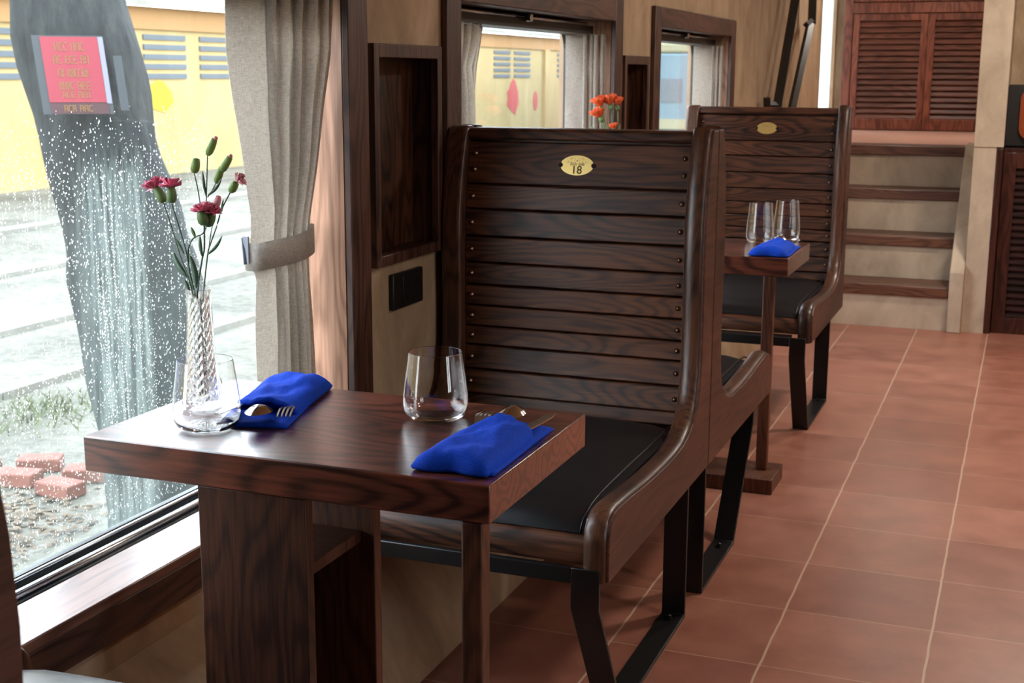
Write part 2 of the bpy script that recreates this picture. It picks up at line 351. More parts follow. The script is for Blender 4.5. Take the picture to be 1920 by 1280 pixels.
# right wall with big windows (seen only in reflections and by its light)
RW = [(0.9, 1.6)]
bm = B(); prev = YB
for a, b_ in RW:
    box(bm, XR, XR+0.2, prev, a, 0, ZC); box(bm, XR, XR+0.2, a, b_, 0, 0.62); box(bm, XR, XR+0.2, a, b_, 1.75, ZC); prev = b_
box(bm, XR, XR+0.2, prev, YF, 0, ZC)
struct(obj('wall_right', bm, M['wall']))
struct(obj('wall_rear', bx(-0.43, XR+0.2, YB-0.15, YB, 0, ZC), M['wall']))
struct(obj('wall_front', bx(-0.43, XR+0.2, YF+0.02, YF+0.2, 0, ZC), M['wall']))
struct(obj('wall_partition', bx(0.986, XR, 7.32, 7.42, 0, ZC), M['wall']))
for k, (a, b_) in enumerate(RW):
    t = thing('window_%d' % (k+5), None, None, (XR, (a+b_)/2, 0.62)); struct(t)
    hw = (b_-a)/2
    f = B(); box(f, -0.02, 0.05, -hw, -hw+0.06, 0, 1.13); box(f, -0.02, 0.05, hw-0.06, hw, 0, 1.13); box(f, -0.02, 0.05, -hw+0.06, hw-0.06, 0, 0.06); box(f, -0.02, 0.05, -hw+0.06, hw-0.06, 1.07, 1.13); box(f, -0.02, 0.05, -0.03, 0.03, 0.06, 1.07)
    obj('window_frame', f, M['casing'], t)
    obj('glass_pane', bx(0.01, 0.016, -hw+0.05, hw-0.05, 0.05, 1.08), M['pane'], t)
    area('daylight_portal', (XR+0.1, (a+b_)/2, 1.185), (0, PI/2, 0), 1.1, b_-a, 1, (1, 1, 1), True)

# left windows: casing, jambs, sill, black aluminium frame, pane
CAS = 0.086
def window(n, y0, y1, fz1):
    t = thing('window_%d' % n, None, None, (XW, y0, WZ0)); struct(t)
    h = WZ1-WZ0; wd = y1-y0; top = fz1-WZ0; G = XG-XW
    for a in (-CAS, wd): obj('casing_stile', bx(0.0005, 0.018, a, a+CAS, -0.08, top), M['casing'], t, bevel=0.003)
    obj('casing_header', bx(0.0005, 0.018, 0.0005, wd-0.0005, h, top), M['casing_y'], t, bevel=0.003)
    obj('casing_apron', bx(0.0005, 0.018, 0.0005, wd-0.0005, -0.08, -0.0205), M['casing_y'], t, bevel=0.002)
    obj('sill', bx(-0.092, 0.02, 0.0, wd, -0.02, 0.0), M['sill'], t, bevel=0.003)
    for a, b_ in ((wd, 1), (0.0, -1)):
        j = prism(B(), [(0.0, a), (G-0.02, a+b_*0.0), (G-0.02, a-b_*0.02), (0.0, a-b_*0.02)] if b_ < 0 else [(0.0, a+0.012), (0.0, a), (G-0.008, a+0.066), (G-0.008, a+0.078)], -0.055, h, 'z')
        obj('jamb', j, M['jamb'], t)
    obj('head_board', bx(G-0.02, 0.0, 0.0, wd+0.08, h, h+0.012), M['casing_y'], t)
    fr = prism(B(), [(-0.093, -0.004), (-0.100, -0.012), (-0.106, -0.006), (-0.132, -0.004), (-0.136, -0.016), (-0.160, -0.018), (-0.163, -0.004), (G, -0.006), (G-0.02, -0.006), (G-0.02, -0.058), (-0.093, -0.058)], 0.0, wd+0.02, 'y')
    obj('frame_channel', fr, M['alu'], t)
    obj('frame_rail', tube(B(), [(-0.120, 0.002, -0.001), (-0.120, wd-0.002, -0.001)], 0.0085, 10), M['silver'], t, smooth=True)
    obj('frame_rail', tube(B(), [(-0.165, 0.002, -0.002), (-0.165, wd-0.002, -0.002)], 0.0045, 8), M['silver'], t, smooth=True)
    wj = wd; wd = wd+0.074; g0, g1 = 0.03, wd-0.014; gz0, gz1 = -0.006, h-0.03
    R_ = 0.055; inn = []
    for cx, cz, a0 in ((g1-R_, gz1-R_, 0), (g0+R_, gz1-R_, 90), (g0+R_, gz0+R_, 180), (g1-R_, gz0+R_, 270)):
        if a0 >= 180: inn.append((g0 if a0 == 180 else g1, gz0)); continue
        for k in range(7):
            a = math.radians(a0 + 15*k); inn.append((cx+R_*math.cos(a), cz+R_*math.sin(a)))
    ou = []
    for (yy, zz) in inn:
        ou.append((wd if yy > wd/2 else 0.0, min(max(zz, gz0), h)) if abs(zz-gz1) > 1e-4 else (yy, h))
    ou[0] = (wd, gz1-R_); ou[6] = (g1-R_, h); ou[7] = (g0+R_, h)
    for q in range(1, 6): ou[q] = (wd, h) if q >= 3 else (wd, gz1-R_+(h-gz1+R_)*q/3)
    for q in (4, 5): ou[q] = (wd-(wd-g1+R_)*(q-3)/3, h)
    for q in range(8, 14):
        i = q-7; ou[q] = (g0+R_-(g0+R_)*i/3, h) if i <= 3 else (0.0, h-(h-gz1+R_)*(i-3)/3)
    f = B(); x0, x1 = G-0.008, G+0.014
    vi0 = [f.verts.new((x0, a, b)) for a, b in inn]; vo0 = [f.verts.new((x0, a, b)) for a, b in ou]
    vi1 = [f.verts.new((x1, a, b)) for a, b in inn]; vo1 = [f.verts.new((x1, a, b)) for a, b in ou]
    n_ = len(inn)
    for k in range(n_):
        k2 = (k+1) % n_
        for q in ((vi0[k], vi0[k2], vo0[k2], vo0[k]), (vi1[k], vo1[k], vo1[k2], vi1[k2]), (vi0[k], vi1[k], vi1[k2], vi0[k2]), (vo0[k], vo0[k2], vo1[k2], vo1[k])):
            if len({tuple(round(c, 5) for c in v.co) for v in q}) == 4: f.faces.new(q)
    obj('pane_frame', f, M['alu'], t)
    obj('glass_pane', bx(G-0.0015, G+0.0015, g0-0.02, g1+0.01, gz0-0.01, gz1+0.015), M['pane'], t)
    return t
for k in range(3): window(k+1, W_Y[k][0], W_Y[k][1], 1.493)
t = thing('window_4', None, None, (XW, 9.02, 0.9)); struct(t)
obj('glass_pane', bx(-0.1, -0.095, 0, 0.65, 0, 1.2), M['pane'], t)
bm = B(); rows = []
for i in range(2): rows.append([bm.verts.new((-0.03+0.016*math.sin(j*0.9), 0.01+0.63*j/40, 1.19*i+0.005)) for j in range(41)])
for j in range(40): bm.faces.new((rows[0][j], rows[0][j+1], rows[1][j+1], rows[1][j]))
m_, nt_, b_n = newmat('sheer_white'); tr_ = N(nt_, 'ShaderNodeBsdfTranslucent'); tr_.inputs[0].default_value = (.9, .93, .92, 1); b_n.inputs['Base Color'].default_value = rgb(225, 230, 226)
mx_ = N(nt_, 'ShaderNodeMixShader'); mx_.inputs[0].default_value = 0.6; nt_.links.new(b_n.outputs[0], mx_.inputs[1]); nt_.links.new(tr_.outputs[0], mx_.inputs[2]); nt_.links.new(mx_.outputs[0], nt_.nodes['Material Output'].inputs[0])
dr = thing('sheer_curtain', 'bright white sheer curtain beside the shuttered door on the landing', 'curtain', (XW, 9.02, 0.9)); obj('drape', bm, m_, dr, smooth=True)
area('daylight_portal', (XG-0.04, 9.345, 1.5), (0, -PI/2, 0), 1.2, 0.65, 1, (1, 1, 1), True)

# niches (recessed wooden wall boxes)
def niche(y0, y1, label):
    t = thing('wall_niche', label, 'niche', (XW, y0-0.01, 0.831)); wd = y1-y0+0.02; h = 0.48
    f = B(); box(f, 0.0005, 0.02, 0, 0.024, 0, h); box(f, 0.0005, 0.02, wd-0.024, wd, 0, h); box(f, 0.0005, 0.02, 0.024, wd-0.024, 0, 0.024); box(f, 0.0005, 0.02, 0.024, wd-0.024, h-0.03, h)
    obj('niche_frame', f, M['casing'], t, bevel=0.002)
    obj('back_panel', bx(-0.056, -0.05, 0.012, wd-0.012, 0.012, h-0.012), M['niche'], t)
    f = B(); box(f, -0.05, 0.0, 0.012, 0.02, 0.012, h-0.012); box(f, -0.05, 0.0, wd-0.02, wd-0.012, 0.012, h-0.012); box(f, -0.05, 0.0, 0.02, wd-0.02, 0.012, 0.02); box(f, -0.05, 0.0, 0.02, wd-0.02, h-0.02, h-0.012)
    obj('lining', f, M['niche'], t)
niche(*NICHE[0], 'dark wooden recessed wall niche above the black power socket')
niche(*NICHE[1], 'narrow dark wooden wall niche behind the orange flowers')

# socket
t = thing('power_socket', 'black double power socket on the tan wall under the niche', 'socket', (XW, 2.657, 0.722))
obj('socket_plate', bx(0.0005, 0.013, 0, 0.158, 0, 0.082), M['black'], t, bevel=0.003)
obj('socket_insert', bx(0.0132, 0.0155, 0.045, 0.145, 0.008, 0.074), plain('socket_face', rgb(26, 26, 25), 0.3), t, bevel=0.001)
h_ = B()
for yy in (0.070, 0.122):
    for zz in (0.026, 0.054): box(h_, 0.0156, 0.0162, yy-0.002, yy+0.002, zz-0.006, zz+0.006)
box(h_, 0.0156, 0.0162, 0.09, 0.102, 0.016, 0.020)
obj('socket_contact', h_, M['bolt'], t)

# ------------------------------------------------------------------ benches
ARM = [(0.80, 0.337), (0.803, 0.36), (0.803, 0.41), (0.798, 0.435), (0.785, 0.452), (0.765, 0.461), (0.74, 0.464), (0.65, 0.459), (0.52, 0.450), (0.40, 0.446), (0.30, 0.447), (0.24, 0.452), (0.195, 0.463), (0.16, 0.480), (0.132, 0.505), (0.116, 0.535), (0.106, 0.57), (0.100, 0.62), (0.098, 0.70), (0.101, 0.78), (0.103, 0.86), (0.099, 0.93), (0.090, 0.99), (0.076, 1.05), (0.060, 1.10), (0.054, 1.118), (0.046, 1.127), (0.0, 1.127)]
def slat_d(z):
    pts = [(0.44, 0.092), (0.50, 0.082), (0.56, 0.074), (0.62, 0.07), (0.75, 0.073), (0.86, 0.073), (0.93, 0.069), (0.99, 0.060), (1.05, 0.047), (1.13, 0.03)]
    for (a, da), (b, db) in zip(pts, pts[1:]):
        if z <= b: return da + (db-da)*(z-a)/(b-a)
    return pts[-1][1]
def bench(seam, s, xr, label, legs, plate=None, xl=-0.2):
    """s=+1 faces -Y (towards the viewer), s=-1 faces +Y"""
    t = thing('railway_bench', label, 'bench', (0, seam, 0))
    def Y(d): return -s*d
    xo = xr-0.05
    e = 0.001
    prof = [(Y(d) if d else Y(e), z) for d, z in ARM] + [(Y(e), 0.337)]
    bm = B(); prism(bm, prof, xo, xr)
    sp = obj('side_panel', bm, M['bench_side'], t)
    m = sp.modifiers.new('b', 'BEVEL'); m.width = 0.0035; m.segments = 2; m.limit_method = 'ANGLE'; m.angle_limit = math.radians(60)
    # rounded moulding along the inner front edge of the panel
    path = [(Y(d-0.004) if i > 1 else Y(d-0.004), z-0.004 if 3 < i < 12 else z) for i, (d, z) in enumerate(ARM[:27])]
    bm = B()
    rings = []
    for i, (yy, zz) in enumerate(path):
        a = Vector(path[max(i-1, 0)]); b_ = Vector(path[min(i+1, len(path)-1)]); tg = (b_-a).normalized(); nrm = Vector((tg.y, -tg.x))
        if nrm.dot(Vector((Y(1), 0.6))) < 0: nrm = -nrm
        hw = 0.0225; cx = xr-0.027; ring = []
        for k in range(9):
            ang = PI*k/8; off = nrm*(0.011*math.sin(ang)); ring.append(bm.verts.new((cx + hw*math.cos(ang), yy+off.x, zz+off.y)))
        for xx in (cx-hw, cx+hw): ring.append(bm.verts.new((xx, yy-nrm.x*0.02, zz-nrm.y*0.02)))
        rings.append(ring)
    for a, b_ in zip(rings, rings[1:]):
        for k in range(11): bm.faces.new((a[k], a[(k+1) % 11], b_[(k+1) % 11], b_[k]))
    bm.faces.new(rings[0]); bm.faces.new(rings[-1][::-1])
    obj('panel_moulding', bm, M['bench_post'], t, smooth=True).data.set_sharp_from_angle(angle=math.radians(60))
    lp = obj('side_panel', prism(B(), prof, xl, xl+0.052), M['bench_post'], t, bevel=0.010, seg=3)
    # slats
    gaps = [1.092, 0.991, 0.932, 0.867, 0.804, 0.75, 0.699, 0.648, 0.601, 0.542, 0.482, 0.446]
    for k, (a, b_) in enumerate(zip(gaps, gaps[1:])):
        zt, zb = a-0.0018, b_+0.0018
        x0 = xl+0.051
        n_ = 4; fr = [(Y(slat_d(zb+(zt-zb)*i/n_)), zb+(zt-zb)*i/n_) for i in range(n_+1)]; bk = [(Y(0.03-0.008 if z > 1.0 else 0.04), z) for _, z in fr][::-1]
        if k == 10: fr = [(yy-Y(0.012), z) for yy, z in fr]
        sl = obj('backrest_slat', prism(B(), fr+bk, x0, xo), M['bench'], t, bevel=0.0028)
        if k == 10: continue
        zs = [zt-0.028, zt-0.066] if k == 0 else [(zt+zb)/2]
        for zz in zs:
            for xx in (xo-0.016, xl+0.068):
                bb = B(); d0 = slat_d(zz); rr = 0.0052
                lathe(bb, [(rr*1.25, -0.001), (rr*1.25, 0.0006), (rr, 0.0012), (rr*0.8, 0.0034), (rr*0.45, 0.0048), (0, 0.0054)], 10)
                bmesh.ops.rotate(bb, verts=bb.verts, cent=(0, 0, 0), matrix=Matrix.Rotation(s*PI/2, 3, 'X'))
                bmesh.ops.translate(bb, verts=bb.verts, vec=(xx, Y(d0+0.0002), zz))
                obj('bolt', bb, M['bolt'], sl, smooth=True)
    tr = [(Y(0.046), 1.0955), (Y(0.05), 1.1), (Y(0.046), 1.118), (Y(0.038), 1.122), (Y(e), 1.122), (Y(e), 1.0955)]
    obj('top_rail', prism(B(), tr, xl+0.051, xo), M['bench'], t, bevel=0.002)
    bb = B(); box(bb, xl+0.051, xo, *sorted((Y(e), Y(0.021))), 0.35, 1.095)
    obj('back_board', bb, M['bench'], t)
    # cushion
    cs = [(0.10, 0.418), (0.10, 0.452), (0.14, 0.460), (0.40, 0.461), (0.60, 0.461), (0.67, 0.459), (0.715, 0.455), (0.748, 0.446), (0.769, 0.434), (0.779, 0.419)]
    bm = B(); nx = 9; x0, x1 = xl+0.053, xo-0.001; rings = []
    for i in range(nx+1):
        u = i/nx; xx = x0+(x1-x0)*u; rd = (1-(2*abs(u-0.5))**8)
        rings.append([bm.verts.new((xx, Y(d), z-(0.012*(1-rd) if z > 0.43 else 0) + (0.004*math.sin(PI*u) if z > 0.43 else 0))) for d, z in cs])
    for a, b_ in zip(rings, rings[1:]):
        for k in range(len(cs)): bm.faces.new((a[k], a[(k+1) % len(cs)], b_[(k+1) % len(cs)], b_[k]))
    bm.faces.new(rings[0]); bm.faces.new(rings[-1][::-1])
    cu = obj('seat_cushion', bm, M['leather'], t, smooth=True); cu.data.set_sharp_from_angle(angle=math.radians(55))
    pth = [(x1-0.012, Y(d), z+0.0005) for d, z in cs[1:]]
    obj('piping', tube(B(), pth, 0.0022, 6), M['leather'], cu, smooth=True)
    rl = [(Y(0.792), 0.363), (Y(0.795), 0.37), (Y(0.795), 0.402), (Y(0.79), 0.412), (Y(0.78), 0.4165), (Y(0.10), 0.4165), (Y(0.10), 0.363)]
    obj('seat_rail', prism(B(), rl, xl+0.053, xo), M['bench'], t, bevel=0.002)
    # steel frame
    dt, df, dr, xs = legs
    obj('steel_crossbar', bx(xl, xs-0.056, *sorted((Y(0.797), Y(dt-0.001))), 0.331, 0.3625), M['steel'], t, bevel=0.002)
    th = 0.009; wdt = 0.055
    for xa in (xs-wdt,):
        outer = [(dt, 0.3625), (dt, 0.285), (df, 0.0), (dr, 0.0), (dr, 0.336)]
        inner = [(dr+th, 0.336), (dr+th, th), (df-th*0.6, th), (dt-th, 0.287), (dt-th, 0.3625)]
        lg = obj('leg_frame', prism(B(), [(Y(d), z) for d, z in outer+inner], xa, xa+wdt), M['steel'], t, bevel=0.0015)
        for dd in (dr+0.045, df-0.06):
            bb = B(); lathe(bb, [(0.009, th), (0.009, th+0.004), (0.006, th+0.004), (0.006, th+0.01), (0, th+0.012)], 6, (xa+wdt/2, Y(dd), 0))
            obj('foot_bolt', bb, M['steel'], lg)
    if plate is not None:
        px = 0.126; pz = 1.0405; d0 = slat_d(pz)+0.0006
        bm = B(); pts = []
        a_, b__ = 0.0405, 0.0232
        for k in range(48):
            an = 2*PI*k/48; pts.append(Vector((a_*math.cos(an), b__*math.sin(an))))
        cut = []
        for p in pts:
            for sx_ in (-1, 1):
                c_ = Vector((sx_*a_, 0))
                if (p-c_).length < 0.0062: p = c_ + Vector((-sx_*abs((p-c_).normalized().y*0 + 1)*math.sqrt(max(0.0062**2-p.y**2, 0)), p.y))
            cut.append(p)
        prism(bm, [(p.x, p.y) for p in cut], 0, 0.0015, 'z')
        tilt = math.radians(12)
        Mx = Matrix.Translation((px, Y(d0), pz)) @ Matrix.Rotation(PI/2-tilt*s*0+0.0, 4, 'X') @ Matrix.Rotation(-0.2, 4, 'X')
        bm.transform(Mx)
        pl = obj('number_plate', bm, M['brass'], t, label='oval brass plate')
        up = Matrix.Translation((0, 0, 0.0017))
        if plate:
            textmesh('plate_number', plate, 0.0265, M['ink'], pl, Mx @ up @ Matrix.Translation((0, -0.0115, 0)), 0, 0.0002)
            textmesh('plate_lettering', 'bela eda', 0.0105, M['ink2'], pl, Mx @ up @ Matrix.Translation((0, 0.0028, 0)), 0.35, 0.0002)
        em = B()
        def ln(ax, ay, bx_, by_, wv=0.00045):
            dv = Vector((bx_-ax, by_-ay)); nn = Vector((-dv.y, dv.x)).normalized()*wv/2
            vs = [em.verts.new((p[0], p[1], 0.0018)) for p in ((ax+nn.x, ay+nn.y), (ax-nn.x, ay-nn.y), (bx_-nn.x, by_-nn.y), (bx_+nn.x, by_+nn.y))]; em.faces.new(vs)
        for sg in (-1, 1):
            ln(sg*0.004, 0.0062, sg*0.026, 0.0062); ln(sg*0.004, 0.0062, sg*0.006, 0.011); ln(sg*0.006, 0.011, sg*0.005, 0.016)
            ln(sg*0.012, 0.007, sg*0.014, 0.0135); ln(sg*0.014, 0.0135, sg*0.010, 0.0165); ln(sg*0.014, 0.0135, sg*0.019, 0.0155); ln(sg*0.019, 0.007, sg*0.022, 0.0115); ln(sg*0.008, 0.018, sg*0.016, 0.0165)
        lathe(em, [(0.0, 0.0018), (0.0017, 0.0018), (0.0, 0.0019)], 10, (0, 0.0105, 0))
        em.transform(Mx); obj('plate_emblem', em, M['ink2'], pl)
        for sg in (-1, 1):
            sb = B(); lathe(sb, [(0.0042, 0.0), (0.0042, 0.002), (0.002, 0.0034), (0, 0.0036)], 12, (sg*0.041, 0, 0))
            sb.transform(Mx); obj('plate_screw', sb, M['black'], pl, smooth=True)
    return t
bench(3.0, 1, 0.447, 'dark slatted wooden bench with oval brass plate number 18', (0.812, 0.64, 0.12, 0.432), '18')
bench(3.003, -1, 0.447, 'slatted bench back to back behind the number 18 bench, facing away', (0.63, 0.41, 0.03, 0.435))
bench(5.38, 1, 0.45, 'farther slatted bench near the steps with a small brass plate', (0.86, 0.70, 0.24, 0.437), '')

bench(0.604, -1, 0.456, 'nearest bench, only its pale shining seat corner shows at the lower left', (0.812, 0.64, 0.12, 0.432), None, -0.2185)

# ------------------------------------------------------------------ tables
def table(y0, y1, xr, px0, px1, label):
    t = thing('dining_table', label, 'table', (0, y0, 0)); L_ = y1-y0; g = 0.655
    obj('table_top', bx(-0.198, xr, 0, L_, g, 0.71), M['table_top'], t, bevel=0.0025)
    obj('end_board', bx(0.001, 0.181, 0.003, 0.024, 0.0, g), M['table_leg'], t, bevel=0.0015)
    obj('end_board', bx(0.001, 0.181, 0.215, 0.238, 0.0, g), M['table_leg'], t, bevel=0.0015)
    obj('shelf', bx(0.001, 0.158, 0.0245, 0.2145, 0.518, 0.537), M['table_leg'], t, bevel=0.001)
    obj('wall_board', bx(0.001, 0.009, 0.0245, 0.2145, 0.0, 0.518), M['table_leg'], t)
    obj('foot_block', bx(px0-0.16, px1+0.035, -0.09 if y0 > 3 else -0.03, 0.10, 0.0, 0.047), M['table_leg'], t, bevel=0.003)
    obj('post', bx(px0, px1, 0.002, 0.034, 0.047, g), M['table_leg'], t, bevel=0.004, seg=3)
    return t
table(1.575, 1.99, 0.465, 0.422, 0.453, 'dark wooden dining table in the foreground with two place settings')
table(3.968, 4.385, 0.456, 0.383, 0.417, 'dark wooden dining table behind the number 18 bench')

# ------------------------------------------------------------------ glasses and vases
def tumbler_bm():
    o_ = [(0, 0.0), (0.03, 0.0), (0.040, 0.002), (0.047, 0.007), (0.0515, 0.016), (0.0525, 0.026), (0.0515, 0.04), (0.0485, 0.065), (0.0445, 0.092), (0.04262, 0.1070), (0.0425, 0.1080), (0.04245, 0.10825)]
    i_ = [(0.0422, 0.10838), (0.04195, 0.10825), (0.0419, 0.1080), (0.04202, 0.1070), (0.0439, 0.092), (0.0479, 0.065), (0.0509, 0.04), (0.0519, 0.026), (0.0508, 0.0165), (0.046, 0.0085), (0.038, 0.005), (0.015, 0.004), (0, 0.004)]
    return lathe(B(), o_+i_, 48)
g0 = obj('glass_tumbler', tumbler_bm(), M['glass'], smooth=True); me_t = g0.data
g0.location = (-0.05, 1.685, 0.7105); tag(g0, 'clear tapered glass tumbler on the near table in front of the flower vase', 'drinking glass', 'glass tumblers on the tables')
for loc, lb in (((0.252, 1.872, 0.7105), 'clear tapered glass tumbler on the near table beside the fork and spoon'),
                ((0.305, 4.31, 0.7105), 'left tumbler on the farther table behind the blue napkin'),
                ((0.372, 4.42, 0.7105), 'right tumbler on the farther table near the table edge')):
    g = g0.copy(); COL.objects.link(g); g.location = loc; tag(g, lb, 'drinking glass', 'glass tumblers on the tables')
    if loc[1] > 4: g.scale = (0.85, 0.85, 1.22)
def vase(loc, label):
    t = thing('flower_vase', label, 'vase', loc)
    pr = [(0.0, 0.0), (0.028, 0.0), (0.033, 0.004), (0.034, 0.012), (0.031, 0.03), (0.027, 0.055), (0.023, 0.09), (0.0205, 0.125), (0.0185, 0.16), (0.0185, 0.18), (0.0205, 0.197)]
    n = 28
    rows = []
    def rr(z):
        for (r0, z0), (r1, z1) in zip(pr, pr[1:]):
            if z <= z1: return r0+(r1-r0)*(z-z0)/max(z1-z0, 1e-6)
        return pr[-1][0]
    prof = [(0.0, 0.0), (0.028, 0.0)]; K = 26
    for k in range(K+1): z = 0.004+0.193*k/K; prof.append((rr(z), z))
    def wob(k, j): return 0.0 if j < 3 or j > K else (0.0013 if (k+j) % 2 == 0 else -0.0011)
    bm = lathe(B(), prof, n, (0, 0, 0), wob)
    inner = [(0.0190, 0.1975), (0.0168, 0.18), (0.0166, 0.155), (0.0182, 0.125), (0.0205, 0.09), (0.0244, 0.055), (0.028, 0.03), (0.029, 0.016), (0.02, 0.012), (0, 0.012)]
    inn = lathe(bm, inner, n)
    bmesh.ops.remove_doubles(bm, verts=bm.verts, dist=1e-5)
    e1 = [e for e in bm.edges if e.is_boundary]
    bmesh.ops.bridge_loops(bm, edges=e1)
    obj('glass_body', bm, M['cut_glass'], t)
    return t
vase((-0.127, 1.787, 0.7105), 'cut-glass bud vase holding pink carnations by the window')
vase((-0.135, 4.20, 0.7105), 'glass vase holding orange flowers behind the number 18 bench')

# ------------------------------------------------------------------ flowers
random.seed(4)
def petals(c, up, r, n, mat, name, parent, layers=3, flat=0.35):
    bm = B(); up = up.normalized(); a = up.cross(Vector((0.3, 1, 0.2))).normalized(); b_ = up.cross(a)
    for l in range(layers):
        rad = r*(1-0.25*l)
        for k in range(n):
            an = 2*PI*(k+0.5*l)/n + random.uniform(-.2, .2); dr = a*math.cos(an)+b_*math.sin(an); sd = up.cross(dr)
            lift = flat + 0.5*l + random.uniform(-.15, .25); rows = []
            for i in range(4):
                q = i/3; cen = c + dr*(rad*q*(1-0.25*min(lift, 1.2)*q*0.6)) + up*(rad*(lift*q + 0.05*l)); wv = rad*0.42*(0.3+0.9*q)
                rows.append([bm.verts.new(cen + sd*wv*(m/3.0) + up*(rad*0.10*math.sin(m*2.1+k)*q) + dr*(rad*0.13*random.uniform(-1, 1) if i == 3 else 0) - up*(abs(m)/3.0)*rad*0.1*q) for m in (-3, -1.5, 0, 1.5, 3)])
            for r0, r1 in zip(rows, rows[1:]):
                for m in range(4): bm.faces.new((r0[m], r0[m+1], r1[m+1], r1[m]))
    o = obj(name, bm, mat, parent, smooth=True)
    sm = o.modifiers.new('t', 'SOLIDIFY'); sm.thickness = 0.0004
    return o
def calyx(base, tip, r, mat, parent, name='calyx', rough=True):
    ax = tip-base; h = ax.length; bm = B()
    lathe(bm, [(0, 0), (r*0.55, h*0.02), (r*0.95, h*0.18), (r, h*0.45), (r*0.88, h*0.75), (r*0.7, h*0.95), (0, h)], 10, (0, 0, 0), lambda k, j: (r*0.07 if k % 2 else -r*0.04))
    bm.transform(Matrix.Translation(base) @ Vector((0, 0, 1)).rotation_difference(ax.normalized()).to_matrix().to_4x4())
    return obj(name, bm, mat, parent, smooth=True)
def leaf(p0, p1, wv, bend, mat, parent):
    p0, p1 = Vector(p0), Vector(p1); d = p1-p0; sd = d.cross(Vector((-0.4, 0.9, 0.0))).normalized(); nn = d.cross(sd).normalized(); bm = B(); rows = []
    for i in range(8):
        q = i/7; c = p0+d*q+sd*bend*math.sin(PI*q); ww = wv*math.sin(PI*min(q*0.93+0.07, 1))**0.7
        rows.append([bm.verts.new(c-sd*ww), bm.verts.new(c+nn*ww*0.35), bm.verts.new(c+sd*ww)])
    for a, b_ in zip(rows, rows[1:]):
        for m in (0, 1): bm.faces.new((a[m], a[m+1], b_[m+1], b_[m]))
    o = obj('leaf', bm, mat, parent, smooth=True); sm = o.modifiers.new('t', 'SOLIDIFY'); sm.thickness = 0.0005
VY = 1.787
def pp(px, py, dy=0.0): return atY(px, py, VY+dy)
def stem(parent, pts, r=0.0011, name='stem'):
    return obj(name, tube(B(), smoothpath(pts, 5), r, 6), M['dgreen'], parent, smooth=True)
FT = 'pink carnations in the cut-glass vase'
base_pts = [pp(372, 600), pp(375, 690), pp(381, 748)]
t = thing('carnation', 'carnation stem with two open pink blooms, leftmost in the vase', 'flower', pp(381, 748), 0, FT); t.location = (0, 0, 0)
stem(t, [pp(307, 381, .01), pp(323, 430, .01), pp(338, 480, .005), pp(352, 517), pp(364, 560)] + base_pts)
stem(t, [pp(322, 382, -.01), pp(337, 430, -.008), pp(350, 475, -.004), pp(357, 520), pp(366, 565), pp(373, 620)])
for b0, b1, hc, dy in (((307, 380), (292, 350), (292, 353), .01), ((322, 381), (320, 349), (320, 352), -.01)):
    calyx(pp(*b0, dy), pp(*b1, dy), 0.0078, M['green'], t)
    petals(pp(*hc, dy), pp(*b1, dy)-pp(*b0, dy), 0.0185, 8, M['pink'], 'bloom', t, 4, 0.45)
leaf(pp(352, 519), pp(324, 469, .01), 0.0045, 0.004, M['dgreen'], t)
leaf(pp(345, 475), pp(329, 445), 0.002, 0.0, M['dgreen'], t)
t = thing('carnation', 'carnation stem with a low pink bloom and several green buds, middle of the vase', 'flower', (0, 0, 0), 0, FT)
stem(t, [pp(387, 424), pp(380, 438), pp(362, 447), pp(353, 470), pp(356, 510), pp(368, 560)] + base_pts, 0.0013)
stem(t, [pp(383, 420, .01), pp(383, 465, .006), pp(379, 486, .004), pp(371, 540)] + [pp(370, 590), pp(374, 640), pp(378, 700)], 0.0014)
calyx(pp(383, 422, -.005), pp(377, 392, -.008), 0.0095, M['green'], t); calyx(pp(387, 424, .003), pp(397, 396, .005), 0.0095, M['green'], t)
petals(pp(380, 397, -.006), Vector((-0.15, -.2, 1)), 0.017, 8, M['pink'], 'bloom', t, 4, 0.45)
petals(pp(397, 400, .004), Vector((0.25, -.2, 1)), 0.0165, 8, M['pink'], 'bloom', t, 4, 0.45)
calyx(pp(405, 388, .012), pp(410, 366, .014), 0.0055, M['pink_tip'], t, 'bud')
stem(t, [pp(389, 291, .01), pp(388, 330, .01), pp(387, 368, .01), pp(384, 425, .008)], 0.0009)
stem(t, [pp(364, 324, .012), pp(370, 350, .012), pp(376, 385, .012), pp(383, 428, .008)], 0.0009)
stem(t, [pp(405, 343, .006), pp(397, 358, .008), pp(389, 370, .01)], 0.0009)
for b0, b1, r in (((389, 291), (403, 259), 0.0062), ((364, 324), (368, 296), 0.0072), ((405, 343), (416, 312), 0.006), ((414, 322), (432, 293), 0.0062)):
    bo = calyx(pp(*b0, .01), pp(*b1, .01), r, M['bud'], t, 'bud')
calyx(pp(401, 266, .01), pp(406, 256, .01), 0.0034, M['pink_tip'], t, 'bud_tip'); calyx(pp(428, 299, .01), pp(434, 290, .01), 0.0034, M['pink_tip'], t, 'bud_tip')
leaf(pp(387, 368, .01), pp(380, 320, .01), 0.0022, 0.001, M['dgreen'], t); leaf(pp(390, 366, .008), pp(416, 333, .0), 0.0024, -0.003, M['dgreen'], t)
leaf(pp(369, 540), pp(354, 474, -.006), 0.0045, -0.003, M['dgreen'], t); leaf(pp(356, 545), pp(345, 522), 0.0025, 0, M['dgreen'], t)
leaf(pp(367, 446), pp(358, 425), 0.0026, 0, M['green'], t); leaf(pp(379, 480), pp(375, 440), 0.0028, 0.001, M['dgreen'], t)
t = thing('carnation', 'thin carnation stem with one pink-tipped bud, rightmost in the vase', 'flower', (0, 0, 0), 0, FT)
